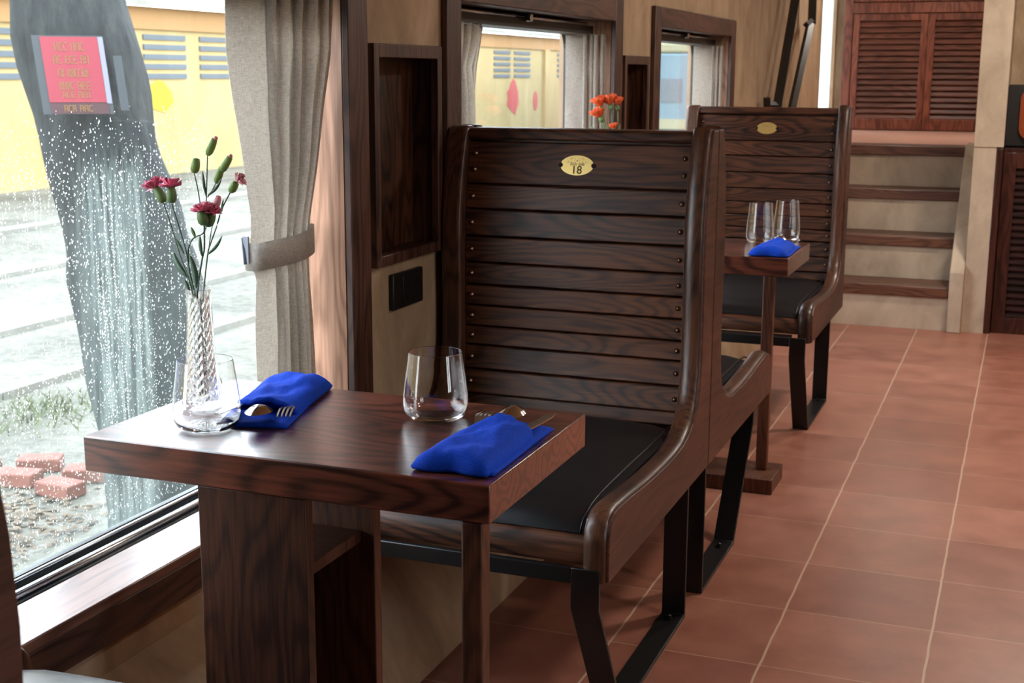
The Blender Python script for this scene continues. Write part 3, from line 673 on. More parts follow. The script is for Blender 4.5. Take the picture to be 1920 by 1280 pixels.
stem(t, [pp(432, 360, -.01), pp(416, 392, -.008), pp(406, 425, -.005), pp(393, 462), pp(389, 480), pp(382, 545), pp(378, 600), pp(380, 690), pp(385, 745)])
stem(t, [pp(400, 415, -.005), pp(395, 440), pp(391, 470)], 0.0008)
calyx(pp(432, 360, -.01), pp(443, 341, -.01), 0.0066, M['bud'], t, 'bud')
petals(pp(444, 342, -.01), pp(447, 333, -.01)-pp(440, 347, -.01), 0.010, 4, M['pink_tip'], 'bud_petal', t, 2, 1.3)
petals(pp(447, 341, -.012), Vector((1, 0.2, .35)), 0.010, 3, M['pink_tip'], 'bud_petal', t, 1, 0.9)
leaf(pp(389, 477), pp(417, 441, -.01), 0.0024, -0.003, M['dgreen'], t); leaf(pp(415, 392, -.008), pp(419, 373, -.008), 0.0014, 0, M['dgreen'], t)

# orange flowers on the farther table
oc = Vector((-0.135, 4.20, 0.72))
for k, (px, py, r, lb) in enumerate(((1124, 192, .034, 'upper left orange bloom above the number 18 bench back'), (1143, 189, .034, 'upper middle orange bloom above the number 18 bench back'), (1157, 190, .028, 'upper right orange bloom above the bench back'), (1122, 213, .034, 'lower left orange bloom in the far vase'), (1150, 234, .020, 'small orange bud low in the far vase'))):
    h = atY(px, py, 4.2+0.02*((k % 3)-1)); t = thing('orange_flower', lb, 'flower', (0, 0, 0), 0, 'orange flowers in the farther vase')
    dv = (h-(oc+Vector((0, 0, .25)))).normalized(); st = h-dv*0.03
    obj('stem', tube(B(), smoothpath([oc+Vector((0.004*(k-2), 0, 0.02)), oc+Vector((0.003*(k-2), 0.002, 0.19)), (oc+st)/2+Vector((0, 0, .05)), st], 4), 0.0019, 6), M['green'], t, smooth=True)
    calyx(st, h-dv*0.012, r*0.26, M['green'], t); petals(h-dv*0.014, dv, r*0.80, 8, M['orange'], 'bloom', t, 4, 1.0)
    leaf(oc+Vector((0.003*(k-2), 0, .2)), h+Vector((0.02*(k-1.6), .01, -.07)), 0.006, 0.004, M['green'], t)

# ------------------------------------------------------------------ napkins and cutlery
def napkin_bm(seed=0, hh=0.03):
    """folded pocket: closed end at y=0, opening near y=0.235, under-layer reaches y=0.27"""
    bm = B(); nu, nv = 26, 34; hw = 0.055
    def H(u, v, q):
        a = abs(u); prof = (1-a**5)**0.6
        endr = min(1, math.sqrt(max(0, 1-(1-min(v/0.10, 1))**2)))
        z = 0.006 + (hh*0.85*(0.70+0.30*math.cos((u-0.1)*1.4)))*prof*endr
        z += prof*endr*(0.0022*math.sin(7*v+3.5*u+seed)*math.exp(-((u+0.15)*1.3)**2) + 0.0014*math.sin(11*v-5*u+1.7*seed) + 0.0026*mnoise.noise(Vector((u*4, v*7, seed))))
        return z
    top, bot = [], []
    for j in range(nv+1):
        v = j/nv; rt, rb = [], []
        for i in range(nu+1):
            u = -1+2*i/nu
            ylen = 0.192+0.022*math.cos(u*1.5)-0.004*u
            xx = hw*u*(1+0.05*math.sin(3*v+seed)) + 0.006*(v-.5); yy = ylen*v + 0.004*math.sin(u*5+seed)*(1-v)
            z = H(u, v, 0); rt.append(bm.verts.new((xx, yy, z)))
            rb.append(bm.verts.new((xx*0.97, yy+(0.002 if j == 0 else 0), 0.0015 + (z-0.009 if v > 0.72 and abs(u) < 0.86 else 0)*((v-0.72)/0.28 if v > .72 else 0))))
        top.append(rt); bot.append(rb)
    for T in (top, bot):
        for a, b_ in zip(T, T[1:]):
            for i in range(nu): bm.faces.new((a[i], a[i+1], b_[i+1], b_[i]))
    for a, b_ in ((top[0], bot[0]), (top[-1], bot[-1])):
        for i in range(nu): bm.faces.new((a[i], a[i+1], b_[i+1], b_[i]))
    for i in (0, nu):
        for j in range(nv): bm.faces.new((top[j][i], top[j+1][i], bot[j+1][i], bot[j][i]))
    return bm
def under_bm():
    bm = B(); nu, nv = 12, 20
    T, Bt = [], []
    for j in range(nv+1):
        r1, r2 = [], []
        for i in range(nu+1):
            u = -1+2*i/nu; v = j/nv; xx = 0.0555*u+0.004; yy = 0.012+0.262*v
            z = 0.0062+0.0022*math.sin(v*9+u*2)*v
            if abs(u) > 0.9: z -= 0.002
            r1.append(bm.verts.new((xx, yy, z))); r2.append(bm.verts.new((xx, yy, 0.0004)))
        T.append(r1); Bt.append(r2)
    for G in (T, Bt):
        for a, b_ in zip(G, G[1:]):
            for i in range(nu): bm.faces.new((a[i], a[i+1], b_[i+1], b_[i]))
    for a, b_ in ((T[0], Bt[0]), (T[-1], Bt[-1])):
        for i in range(nu): bm.faces.new((a[i], a[i+1], b_[i+1], b_[i]))
    for i in (0, nu):
        for j in range(nv): bm.faces.new((T[j][i], T[j+1][i], Bt[j+1][i], Bt[j][i]))
    return bm
def flat_outline(pts, z0, th, curve):
    bm = prism(B(), pts, -th/2, th/2, 'z')
    bmesh.ops.triangulate(bm, faces=[f for f in bm.faces if len(f.verts) > 4])
    for v in bm.verts: v.co.z += curve(v.co.y, v.co.x)+z0
    return bm
def fork_bm():
    bm = B(); ys = [0, .02, .06, .10, .125, .14, .15]; ws = [.009, .0085, .006, .0045, .005, .009, .0115]
    def zc(y): return 0.006*math.sin(min(y/0.2, 1)*PI)*-1 + (0.010 if y > .12 else 0.010*(y/.12)) + 0.0
    rows = [[bm.verts.new((-w_, y_, zc(y_))), bm.verts.new((w_, y_, zc(y_))), bm.verts.new((w_, y_, zc(y_)+.0018)), bm.verts.new((-w_, y_, zc(y_)+.0018))] for y_, w_ in zip(ys, ws)]
    for a, b_ in zip(rows, rows[1:]):
        for k in range(4): bm.faces.new((a[k], a[(k+1) % 4], b_[(k+1) % 4], b_[k]))
    bm.faces.new(rows[0]); bm.faces.new(rows[-1][::-1])
    for k in range(4):
        cx = -0.0098+k*0.00653; q = []
        for y_, w_ in ((.149, .0019), (.17, .0016), (.19, .0014), (.199, .0006)):
            z = zc(.15)+(-0.16*(y_-.149)**1.0*0.6)+0.003*math.sin((y_-.149)/.05*PI)
            q.append([bm.verts.new((cx-w_, y_, z)), bm.verts.new((cx+w_, y_, z)), bm.verts.new((cx+w_, y_, z+.0016)), bm.verts.new((cx-w_, y_, z+.0016))])
        for a, b_ in zip(q, q[1:]):
            for m in range(4): bm.faces.new((a[m], a[(m+1) % 4], b_[(m+1) % 4], b_[m]))
        bm.faces.new(q[0]); bm.faces.new(q[-1][::-1])
    return bm
def spoon_bm():
    bm = B(); ys = [0, .02, .06, .10, .13]; ws = [.009, .0085, .0055, .004, .0042]; rows = []
    for y_, w_ in zip(ys, ws): rows.append([bm.verts.new((-w_, y_, .004)), bm.verts.new((w_, y_, .004)), bm.verts.new((w_, y_, .006)), bm.verts.new((-w_, y_, .006))])
    for a, b_ in zip(rows, rows[1:]):
        for k in range(4): bm.faces.new((a[k], a[(k+1) % 4], b_[(k+1) % 4], b_[k]))
    bm.faces.new(rows[0]); bm.faces.new(rows[-1][::-1])
    # bowl, convex side up
    n = 20; rings = []
    for j in range(7):
        q = j/6; ring = []
        for k in range(n):
            an = 2*PI*k/n; rx, ry = 0.0215*q, 0.031*q
            ring.append(bm.verts.new((rx*math.cos(an)*(1-0.12*math.sin(an)), 0.158+ry*math.sin(an), 0.004+0.0115*(1-q*q))) if j else None)
        rings.append(ring if j else [bm.verts.new((0, 0.158, 0.0155))])
    for a, b_ in zip(rings, rings[1:]):
        for k in range(n):
            if len(a) == 1: bm.faces.new((a[0], b_[k], b_[(k+1) % n]))
            else: bm.faces.new((a[k], a[(k+1) % n], b_[(k+1) % n], b_[k]))
    return bm
def knife_bm():
    pts = [(-.008, 0), (.008, 0), (.0085, .02), (.006, .095), (.0085, .105), (.0105, .15), (.0095, .185), (.004, .205), (-.003, .203), (-.006, .19), (-.006, .10), (-.006, .095)]
    return flat_outline(pts, 0.007, 0.0016, lambda y, x: 0.0)
NP = {}
def setting(ox, oy, rz, labels, fork=True):
    lz = 0.7105
    t = thing('napkin', labels[0], 'napkin', (ox, oy, lz), rz, 'blue folded napkins')
    if 'a' not in NP:
        NP['a'] = obj('pocket_fold', napkin_bm(1.3), M['blue'], t, smooth=True); NP['b'] = obj('under_layer', under_bm(), M['blue'], t, smooth=True)
    else:
        for k in 'ab':
            c = NP[k].copy(); COL.objects.link(c); c.parent = t
    R2 = Matrix.Rotation(rz, 3, 'Z')
    for k, (nm, fn, lx, ly, lr, z) in enumerate((('fork', fork_bm, -0.024, 0.078, 0.12, 0.009), ('spoon', spoon_bm, -0.002, 0.106, 0.02, 0.013), ('knife', knife_bm, 0.020, 0.082, -0.17, 0.0075))):
        p = R2 @ Vector((lx, ly, 0))
        if nm not in NP: NP[nm] = obj(nm, fn(), M['chrome'], None, smooth=(nm == 'spoon'), bevel=0); c = NP[nm]; c.data.set_sharp_from_angle(angle=math.radians(50))
        else: c = NP[nm].copy(); COL.objects.link(c)
        c.location = (ox+p.x, oy+p.y, lz+z); c.rotation_euler = (0.045, 0, rz+lr); tag(c, labels[k+1], nm, 'cutlery tucked in the blue napkins')
setting(0.397, 1.600, 0.02, ['blue folded napkin at the near table corner, beside the lone tumbler', 'fork in the near corner napkin, tines toward the bench', 'spoon with bowl up in the near corner napkin', 'knife in the near corner napkin, blade over the table edge side'])
setting(-0.055, 1.972, PI+0.27, ['blue folded napkin by the curtain, partly seen through a tumbler', 'fork in the napkin by the curtain', 'spoon in the napkin by the curtain', 'knife in the napkin by the curtain, nearest the vase'])
setting(0.392, 3.985, 0.02, ['blue folded napkin at the near edge of the farther table', 'fork in the napkin at the farther table edge', 'spoon standing out of the napkin at the farther table edge', 'knife in the napkin at the farther table edge'])

# ------------------------------------------------------------------ curtains
def interp(tab, z):
    tab = sorted(tab)
    if z <= tab[0][0]: return Vector(tab[0][1])
    for (a, va), (b_, vb) in zip(tab, tab[1:]):
        if z <= b_: k = (z-a)/(b_-a); return Vector(va).lerp(Vector(vb), k)
    return Vector(tab[-1][1])
def curtain(name, label, Lt, Rt, z0, z1, folds, flat, tie=None, amp=0.022, pinch=0.085, mirror=False, group=None):
    t = thing(name, label, 'curtain', (0, 0, 0), 0, group)
    bm = B(); nz, ns = 60, 150; rows = []
    for i in range(nz+1):
        z = z0+(z1-z0)*i/nz; A, Bv = interp(Lt, z), interp(Rt, z); d = Bv-A; ln_ = d.length; d.normalize(); nrm = Vector((d.y, -d.x))  # toward the room
        zp = z1-pinch; am = amp
        am *= 0.35+0.65*min(abs(z-zp)/0.07, 1)
        if tie: am *= 0.30+0.70*min(abs(z-tie)/0.16, 1)
        row = []
        for j in range(ns+1):
            s = j/ns; s_ = s if not mirror else 1-s
            if s_ < flat:
                q = s_/flat; o = amp*0.5*math.sin(q*PI*0.9)*(0.7+0.3*math.sin(z*9)) + 0.002*math.sin(z*23+q*5); pos = s
            else:
                q = (s_-flat)/(1-flat); ph = q*folds*2*PI + 0.5*math.sin(z*4.0)+0.9*math.sin(2.3*q*6)
                o = am*math.sin(ph)*(0.75+0.35*math.sin(q*11+1.2)) ; pos = s - 0.30*(1-flat)/folds/ (2*PI)*math.sin(2*ph)*2.2
            p = A + d*(ln_*pos) + nrm*o
            row.append(bm.verts.new((p.x, p.y, z + (0.002*math.sin(j*.7) if i == nz else 0))))
        rows.append(row)
    for a, b_ in zip(rows, rows[1:]):
        for j in range(ns): bm.faces.new((a[j], a[j+1], b_[j+1], b_[j]))
    o = obj('drape', bm, M['linen'], t, smooth=True); sm = o.modifiers.new('t', 'SOLIDIFY'); sm.thickness = 0.0016
    if tie:
        A, Bv = interp(Lt, tie), interp(Rt, tie); c = (A+Bv)/2; d = (Bv-A); hl = d.length/2+0.004; d.normalize(); nrm = Vector((d.y, -d.x))
        bm = B(); rr = []
        for k in range(40):
            an = 2*PI*k/40; ca, sa = math.cos(an), math.sin(an)
            e = 0.6; p = c + d*(hl*math.copysign(abs(ca)**e, ca)) + nrm*(0.030*math.copysign(abs(sa)**e, sa))
            sag = 0.006*(1-abs(ca))*(1 if sa > 0 else -.2) - 0.012*ca
            rr.append([bm.verts.new((p.x, p.y, tie-0.028-sag)), bm.verts.new((p.x*1.0, p.y, tie-sag+0.0)), bm.verts.new((p.x, p.y, tie+0.028-sag))])
        for k in range(40):
            a, b_ = rr[k], rr[(k+1) % 40]
            for m in (0, 1): bm.faces.new((a[m], a[m+1], b_[m+1], b_[m]))
        ob = obj('tieback', bm, M['linen'], t, smooth=True); sm = ob.modifiers.new('t', 'SOLIDIFY'); sm.thickness = 0.003
        cl = B(); p = A - d*0.006
        tube(cl, smoothpath([(p.x-0.012, p.y, tie+0.026), (p.x-0.008, p.y-0.003, tie), (p.x-0.006, p.y-0.004, tie-0.026)], 3), 0.0035, 6)
        box(cl, p.x-0.010, p.x+0.002, p.y-0.004, p.y, tie-0.024, tie+0.03)
        obj('tieback_clip', cl, M['clip'], t, label='grey metal clip')
    return t
Lt = [(0.44, (-.33, 2.272)), (.66, (-.33, 2.272)), (.845, (-.33, 2.283)), (.869, (-.33, 2.266)), (.932, (-.33, 2.268)), (.975, (-.33, 2.272)), (1.084, (-.33, 2.250)), (1.184, (-.33, 2.223)), (1.284, (-.33, 2.207)), (1.393, (-.33, 2.207))]
Rt = [(0.44, (-.294, 2.437)), (.628, (-.294, 2.437)), (.83, (-.298, 2.437)), (.915, (-.295, 2.437)), (.96, (-.29, 2.437)), (1.075, (-.269, 2.437)), (1.181, (-.253, 2.437)), (1.288, (-.232, 2.437)), (1.392, (-.226, 2.437))]
CG = 'linen window curtains'
curtain('curtain', 'linen curtain tied back beside the large rainy window', Lt, Rt, 0.442, 1.393, 5, 0.36, 0.90, 0.019, group=CG)
curtain('curtain', 'dark pleated curtain at the left edge of the middle window', [(0.6, (-.25, 3.065)), (1.4, (-.25, 3.065))], [(0.6, (-.31, 3.35)), (1.12, (-.31, 3.375)), (1.2, (-.31, 3.37)), (1.4, (-.31, 3.43))], 0.442, 1.375, 5, 0.05, None, 0.020, 0.11, group=CG)
curtain('curtain', 'linen curtain at the right edge of the middle window, behind the orange flowers', [(0.6, (-.357, 4.27)), (1.38, (-.357, 4.27))], [(0.6, (-.232, 4.31)), (1.38, (-.232, 4.31))], 0.442, 1.375, 4, 0.45, None, 0.015, 0.10, group=CG)
curtain('curtain', 'linen curtain at the right edge of the farthest window', [(0.6, (-.365, 6.10)), (1.38, (-.365, 6.10))], [(0.6, (-.236, 6.145)), (1.38, (-.236, 6.145))], 0.442, 1.375, 3, 0.6, None, 0.014, 0.10, group=CG)
def rail(y0, y1, label):
    t = thing('curtain_rail', label, 'curtain rail', (XW, y0, 1.377 if y0 > 2 else 1.390), 0, 'curtain rails over the windows')
    wd = y1-y0
    obj('rail_body', bx(-0.15, -0.055, 0.02, wd-0.02, 0.0, 0.026), M['black'], t)
    for a, b_ in ((0.10, 0.52), (0.64, wd-0.12)):
        obj('rod', tube(B(), [(-0.045, a, 0.03), (-0.045, b_, 0.03)], 0.0045, 8), M['silver'], t, smooth=True)
        obj('rod_bracket', bx(-0.054, -0.034, a-0.022, a, 0.018, 0.04), M['silver'], t, bevel=0.002)
for k, ((a, b_), lb) in enumerate(zip(W_Y, ('curtain rail above the large rainy window', 'black and silver curtain rail above the middle window', 'curtain rail above the farthest window'))): rail(a, b_, lb)

# ------------------------------------------------------------------ stairs, landing, shutter door
SX0, SX1 = XW+0.001, 0.782
t = thing('staircase', 'pale plaster steps with brown wooden treads at the back', 'stairs', (0, 6.82, 0))
rise = 0.2175; dep = 0.25
for k in range(4):
    y0 = k*dep; z1 = (k+1)*rise
    obj('riser', bx(SX0, SX1, y0+0.02, 1.02, k*rise+0.0005, z1-0.05), M['wall_pale'], t)
    if k < 3: obj('tread', bx(SX0, SX1, y0, y0+dep+0.02, z1-0.05, z1), M['tread'], t, bevel=0.004)
    else: obj('tread', bx(SX0, SX1, y0, 1.02, z1-0.05, z1), M['tread'], t, bevel=0.004)
obj('stringer', prism(B(), [(-0.02, 0.0), (-0.02, 0.30), (0.70, 0.885), (1.02, 0.885), (1.02, 0.0)], SX1+0.001, 0.85), M['wall_pale'], t, bevel=0.004)
struct(obj('floor_landing', bx(XW, 0.85, 7.841, YF+0.02, LZ-0.06, LZ), floor_mat('landing_tiles_lit', 0.0, 0.335, 7.62, 0.3275, rgb(206, 156, 138), rgb(222, 176, 158), rgb(210, 184, 160))))  # terracotta made paler in its colour to stand for bright light on the landing
bm = B(); box(bm, 0.851, 0.954, 6.85, YF, 0, 0.912); box(bm, 0.851, 0.985, 6.845, 7.43, 0.912, ZC); box(bm, 0.851, 0.985, 7.43, YF, 0.912, ZC)
struct(obj('wall_pillar', bm, M['wall_pale']))
def louver(bm, x0, x1, z0, z1, y0, y1, n):
    p = (z1-z0)/n
    for k in range(n):
        z = z0+p*k
        prism(bm, [(y0, z), (y0, z+0.006), (y1, z+p*0.98), (y1, z+p*0.98-0.006)], x0, x1)
t = thing('door_1', None, None, (0, YF, LZ)); struct(t)
f = B(); box(f, -0.165, -0.105, -0.04, 0.018, 0, 1.37); box(f, 0.79, 0.85, -0.04, 0.018, 0, 1.37); box(f, -0.105, 0.79, -0.04, 0.018, 0.795, 0.865)
obj('door_frame', f, M['redwood_z'], t, bevel=0.004)
for a, b_, zz0, zz1 in ((-0.103, 0.395, 0.005, 0.79), (0.397, 0.788, 0.005, 0.79), (-0.103, 0.395, 0.87, 1.36), (0.397, 0.788, 0.87, 1.36)):
    f = B(); box(f, a, a+0.045, -0.03, 0.0, zz0, zz1); box(f, b_-0.045, b_, -0.03, 0.0, zz0, zz1); box(f, a+0.045, b_-0.045, -0.03, 0.0, zz0, zz0+0.075); box(f, a+0.045, b_-0.045, -0.03, 0.0, zz1-0.045, zz1)
    lf = obj('shutter_leaf', f, M['redwood_z'], t, bevel=0.003)
    lv = B(); louver(lv, a+0.045, b_-0.045, zz0+0.075, zz1-0.045, -0.026, -0.006, 17)
    obj('louvres', lv, M['redwood'], lf)
# black steel frame leaning by the wall on the stairs
t = thing('stair_handrail', 'black steel twin-bar handrail leaning up along the wall by the steps', 'handrail', (0, 0, 0))
A1, A2 = atX(1452, 230, -0.15), atX(1494, -20, -0.15); Bb1, Bb2 = atX(1480, 225, -0.15), atX(1519, 45, -0.15)
d1 = (A2-A1).normalized(); d2 = (Bb2-Bb1).normalized()
def bar(p, q, r): return tube(B(), [p, q], r, 4)
lo = A1-d1*((A1.z-0.5)/d1.z) if abs(d1.z) > 0.1 else A1
obj('rail_bar', bar(A1-d1*0.35, A1+d1*1.1, 0.024), M['steel'], t)
obj('rail_bar', bar(Bb1-d2*0.35, Bb2, 0.024), M['steel'], t)
obj('rail_bar', bar(Bb2+Vector((0, 0.06, 0)), atX(1526, -60, -0.15), 0.024), M['steel'], t)
obj('bracket', bar(Bb2+Vector((0, -.15, -.01)), Bb2+Vector((0, .12, .03)), 0.018), M['steel'], t)
q1 = atX(1438, 183, -0.17); q2 = atX(1438, 207, -0.17)
obj('bracket', bar(q1, q2, 0.018), M['steel'], t); obj('bracket', bar(atX(1438, 197, -0.17), atX(1462, 197, -0.15), 0.018), M['steel'], t)
obj('wall_post', bx(XW+0.001, -0.15, A1.y-0.3, A1.y-0.26, 0.46, 1.0), M['steel'], t)

# cabinet and black machine at the right edge
t = thing('louvred_cabinet', 'dark red louvred wooden cabinet at the right edge', 'cabinet', (0.987, 6.88, 0))
f = B(); box(f, 0.0, 1.0, 0.02, 0.40, 0, 0.905); box(f, -0.032, -0.001, -0.035, 0.02, 0, 0.905)
obj('cabinet_body', f, M['cabinet_z'], t, bevel=0.003)
for a in (0.002, 0.5):
    f = B(); box(f, a, a+0.06, 0, 0.0195, 0.0, 0.885); box(f, a+0.436, a+0.496, 0, 0.0195, 0, 0.885); box(f, a+0.06, a+0.436, 0, 0.0195, 0, 0.08); box(f, a+0.06, a+0.436, 0, 0.0195, 0.81, 0.885)
    d = obj('cabinet_door', f, M['cabinet_z'], t, bevel=0.002)
    lv = B(); louver(lv, a+0.06, a+0.436, 0.08, 0.81, 0.004, 0.018, 22); obj('louvres', lv, M['cabinet'], d)
t = thing('jukebox', 'black cased machine with rounded orange trim on the dark red cabinet', 'appliance', (0.98, 6.95, 0.9055))
obj('case', bx(0, 0.42, 0.03, 0.26, 0, 0.30), M['black'], t, bevel=0.01)
def rrect(x0, x1, z0, z1, r, n=6):
    out = []
    for cx, cz, a0 in ((x1-r, z1-r, 0), (x0+r, z1-r, 90), (x0+r, z0+r, 180), (x1-r, z0+r, 270)):
        for k in range(n+1): a = math.radians(a0+90*k/n); out.append((cx+r*math.cos(a), cz+r*math.sin(a)))
    return out
bm = B(); o1 = rrect(0.065, 0.38, 0.035, 0.29, 0.06); i1 = rrect(0.09, 0.355, 0.058, 0.267, 0.045); nO = len(o1)
vo = [[bm.verts.new((a, yy, b_)) for a, b_ in o1] for yy in (0.012, 0.03)]; vi = [[bm.verts.new((a, yy, b_)) for a, b_ in i1] for yy in (0.012, 0.03)]
for k in range(nO):
    k2 = (k+1) % nO
    bm.faces.new((vo[0][k], vo[0][k2], vi[0][k2], vi[0][k])); bm.faces.new((vo[0][k], vo[1][k], vo[1][k2], vo[0][k2])); bm.faces.new((vi[0][k], vi[0][k2], vi[1][k2], vi[1][k]))
obj('trim_ring', bm, plain('orange_trim', rgb(136, 60, 24), 0.4), t, label='orange rounded trim')
obj('front_panel', prism(B(), i1, 0.022, 0.0295, 'y'), plain('cream_panel', rgb(205, 190, 170), 0.4), t)

# ------------------------------------------------------------------ added fill lights (out of frame, they brighten the aisle and landing)
for k, (lx, ly, le) in enumerate(FILL_LIGHTS):
    l = bpy.data.lights.new('fill_light', 'AREA'); l.shape = 'DISK'; l.size = 0.3; l.energy = le; l.color = (1.0, 0.91, 0.80)
    o = bpy.data.objects.new('fill_light', l); COL.objects.link(o); o.location = (lx, ly, ZC-0.06)

# ------------------------------------------------------------------ outside
GZ = -0.9
def ground_mat():
    m, nt, b = newmat('gravel_ground'); L = nt.links.new
    tc = N(nt, 'ShaderNodeTexCoord')
    n = N(nt, 'ShaderNodeTexNoise'); n.inputs['Scale'].default_value = 0.9; n.inputs['Detail'].default_value = 9; n.inputs['Roughness'].default_value = 0.7; L(tc.outputs['Object'], n.inputs['Vector'])
    v = N(nt, 'ShaderNodeTexNoise'); v.inputs['Scale'].default_value = 14; v.inputs['Detail'].default_value = 6; L(tc.outputs['Object'], v.inputs['Vector'])
    a = N(nt, 'ShaderNodeMath', operation='MULTIPLY_ADD'); a.inputs[1].default_value = 0.45; L(v.outputs[0], a.inputs[0]); L(n.outputs[0], a.inputs[2])
    r = ramp(nt, [(0.48, rgb(48, 45, 36)), (0.64, rgb(84, 81, 69)), (0.85, rgb(110, 107, 94))]); L(a.outputs[0], r.inputs[0]); L(r.outputs[0], b.inputs['Base Color'])
    b.inputs['Roughness'].default_value = 0.8
    bp = N(nt, 'ShaderNodeBump'); bp.inputs['Distance'].default_value = 0.05; L(v.outputs[0], bp.inputs['Height']); L(bp.outputs[0], b.inputs['Normal'])
    return m
M['ground'] = ground_mat()
struct(obj('ground', bx(-60, -0.45, -10, 90, GZ-0.2, GZ), M['ground']))
struct(obj('ground_right', bx(XR+0.4, 40, -20, 60, GZ-0.2, GZ), M['ground']))
M['kerb'] = plaster('pale_concrete', rgb(104, 102, 94), rgb(130, 128, 120), 5)
for k, (x0, ww, lb) in enumerate(((-11.8, .28, 'farthest pale concrete kerb line outside, by the yellow wall'), (-9.0, .2, 'second pale kerb line outside'), (-6.75, .16, 'third pale kerb line outside'), (-5.2, .1, 'nearest pale kerb line outside'))):
    tag(obj('kerb', bx(x0-ww/2, x0+ww/2, -6, 38, GZ+0.0005, GZ+0.05), M['kerb']), lb, 'kerb', 'kerb lines outside')
# yellow station building
M['yellow'] = plaster('yellow_stucco', rgb(146, 126, 82), rgb(162, 142, 98), 0.9)
M['yellow2'] = plain('orange_stucco_band', rgb(148, 112, 70), 0.85)
M['vent'] = plain('grey_vent_slats', rgb(78, 86, 92), 0.7)
M['roof'] = plaster('pale_roof_sheets', rgb(110, 110, 102), rgb(150, 148, 136), 0.8)
t = thing('station_building', 'long yellow station building with slatted vents across the yard', 'building', (-16, 0, GZ))
obj('wall', bx(-6, 0, -10, 85, 0, 3.42), M['yellow'], t)
obj('cornice_band', bx(0.0005, 0.06, -10, 85, 3.0, 3.45), M['yellow2'], t)
obj('roof', prism(B(), [(-6.3, 5.4), (0.3, 3.45), (0.3, 3.56), (-6.3, 5.6)], -10, 85, 'y'), M['roof'], t)
for y0, y1 in ((15.2, 16.5), (17.0, 18.3), (18.9, 19.95), (21.3, 22.5), (23.25, 24.72), (25.25, 26.8), (28, 29.6), (30.1, 31.7), (34, 36), (36.6, 38.6), (42.5, 44.0), (44.4, 46.0), (49.0, 51.5), (52, 54.5)):
    f = B(); nn = 5
    for k in range(nn): z0 = 2.0+k*0.198; box(f, 0.0005, 0.03, y0, y1, z0, z0+0.105)
    obj('vent', f, M['vent'], t)
for y0 in (20.6, 27.4, 33, 40, 47.6): obj('pilaster', bx(0.0005, 0.12, y0-0.25, y0+0.25, 0, 3.0), M['yellow'], t)
M['redpaint'] = plain('faded_red_paint', rgb(160, 66, 62), 0.8); M['ypaint'] = plain('bright_yellow_paint', rgb(168, 146, 30), 0.8)
bm = B(); prism(bm, [(44.3+0.55*math.cos(a*PI/8)*(1+.15*math.sin(a*3)), 1.3+0.55*math.sin(a*PI/8)*(1+.2*math.sin(a*5))) for a in range(16)], 0.001, 0.012); prism(bm, [(46.6+0.25*math.cos(a*PI/8), 1.15+0.35*math.sin(a*PI/8)) for a in range(16)], 0.001, 0.012)
obj('painted_mark', bm, M['redpaint'], t, label='faded red painted mark')
bm = B(); prism(bm, [(23.7+0.5*math.cos(a*PI/8)*(1+.2*math.sin(a*3)), 1.62+0.3*math.sin(a*PI/8)*(1+.2*math.sin(a*5))) for a in range(16)], 0.001, 0.012)
obj('painted_mark', bm, M['ypaint'], t, label='bright yellow painted patch')
# pale blue parked carriage seen through the farthest window
M['cblue'] = plain('pale_blue_carriage_paint', rgb(84, 108, 118), 0.5); M['croof'] = plain('pale_carriage_roof', rgb(132, 128, 100), 0.6)
t = thing('parked_carriage', 'pale blue railway carriage parked beyond the farthest window', 'carriage', (-9.75, 40, GZ))
obj('body', bx(-1.95, 1.95, 0, 20, 0.45, 2.75), M['cblue'], t, bevel=0.05)
obj('roof', bx(-1.85, 1.85, 0.05, 19.95, 2.752, 3.1), M['croof'], t, bevel=0.1, seg=3)
obj('window_strip', bx(-0.9, -0.25, -0.02, -0.001, 1.3, 2.0), M['vent'], t); obj('window_strip', bx(0.25, 0.9, -0.02, -0.001, 1.3, 2.0), M['vent'], t)
obj('buffer_beam', bx(-1.3, 1.3, -0.06, -0.002, 0.5, 0.8), M['croof'], t)
obj('wheels', bx(-1.1, 1.1, 0.8, 15, 0.0, 0.44), M['steel'], t)
# tree
def bark():
    m, nt, b = newmat('tree_bark'); L = nt.links.new
    tc = N(nt, 'ShaderNodeTexCoord'); mp = N(nt, 'ShaderNodeMapping'); mp.inputs['Scale'].default_value = (9, 9, 2.2); L(tc.outputs['Object'], mp.inputs[0])
    n = N(nt, 'ShaderNodeTexNoise'); n.inputs['Scale'].default_value = 1.6; n.inputs['Detail'].default_value = 9; n.inputs['Roughness'].default_value = 0.72; L(mp.outputs[0], n.inputs['Vector'])
    r = ramp(nt, [(0.3, rgb(30, 34, 35)), (0.55, rgb(54, 60, 60)), (0.8, rgb(82, 84, 76))]); L(n.outputs[0], r.inputs[0]); L(r.outputs[0], b.inputs['Base Color']); b.inputs['Roughness'].default_value = 0.9
    bp = N(nt, 'ShaderNodeBump'); bp.inputs['Distance'].default_value = 0.04; L(n.outputs[0], bp.inputs['Height']); L(bp.outputs[0], b.inputs['Normal'])
    return m
M['bark'] = bark()
t = thing('tree', 'large leaning grey tree trunk outside the rainy window', 'tree', (0, 0, 0))
path = [(-2.42, 5, GZ-0.02), (-2.50, 5, -0.5), (-2.60, 5, -0.1), (-2.68, 5, 0.3), (-2.75, 5, 0.6), (-2.84, 5, 1.0), (-2.95, 5, 1.56), (-3.1, 5.05, 2.4), (-3.35, 5.1, 3.6)]
bm = B(); tube(bm, smoothpath(path, 5), [0.40, .38, .36, .34, .33, .32, .315, .31, .305, .30, .30, .30, .295, .29, .285, .28, .28, .275, .27, .27, .265, .26, .26, .26, .26, .26, .26, .26, .26, .26, .25, .25, .25, .24, .24, .24, .23, .23, .22, .2, .2], 28)
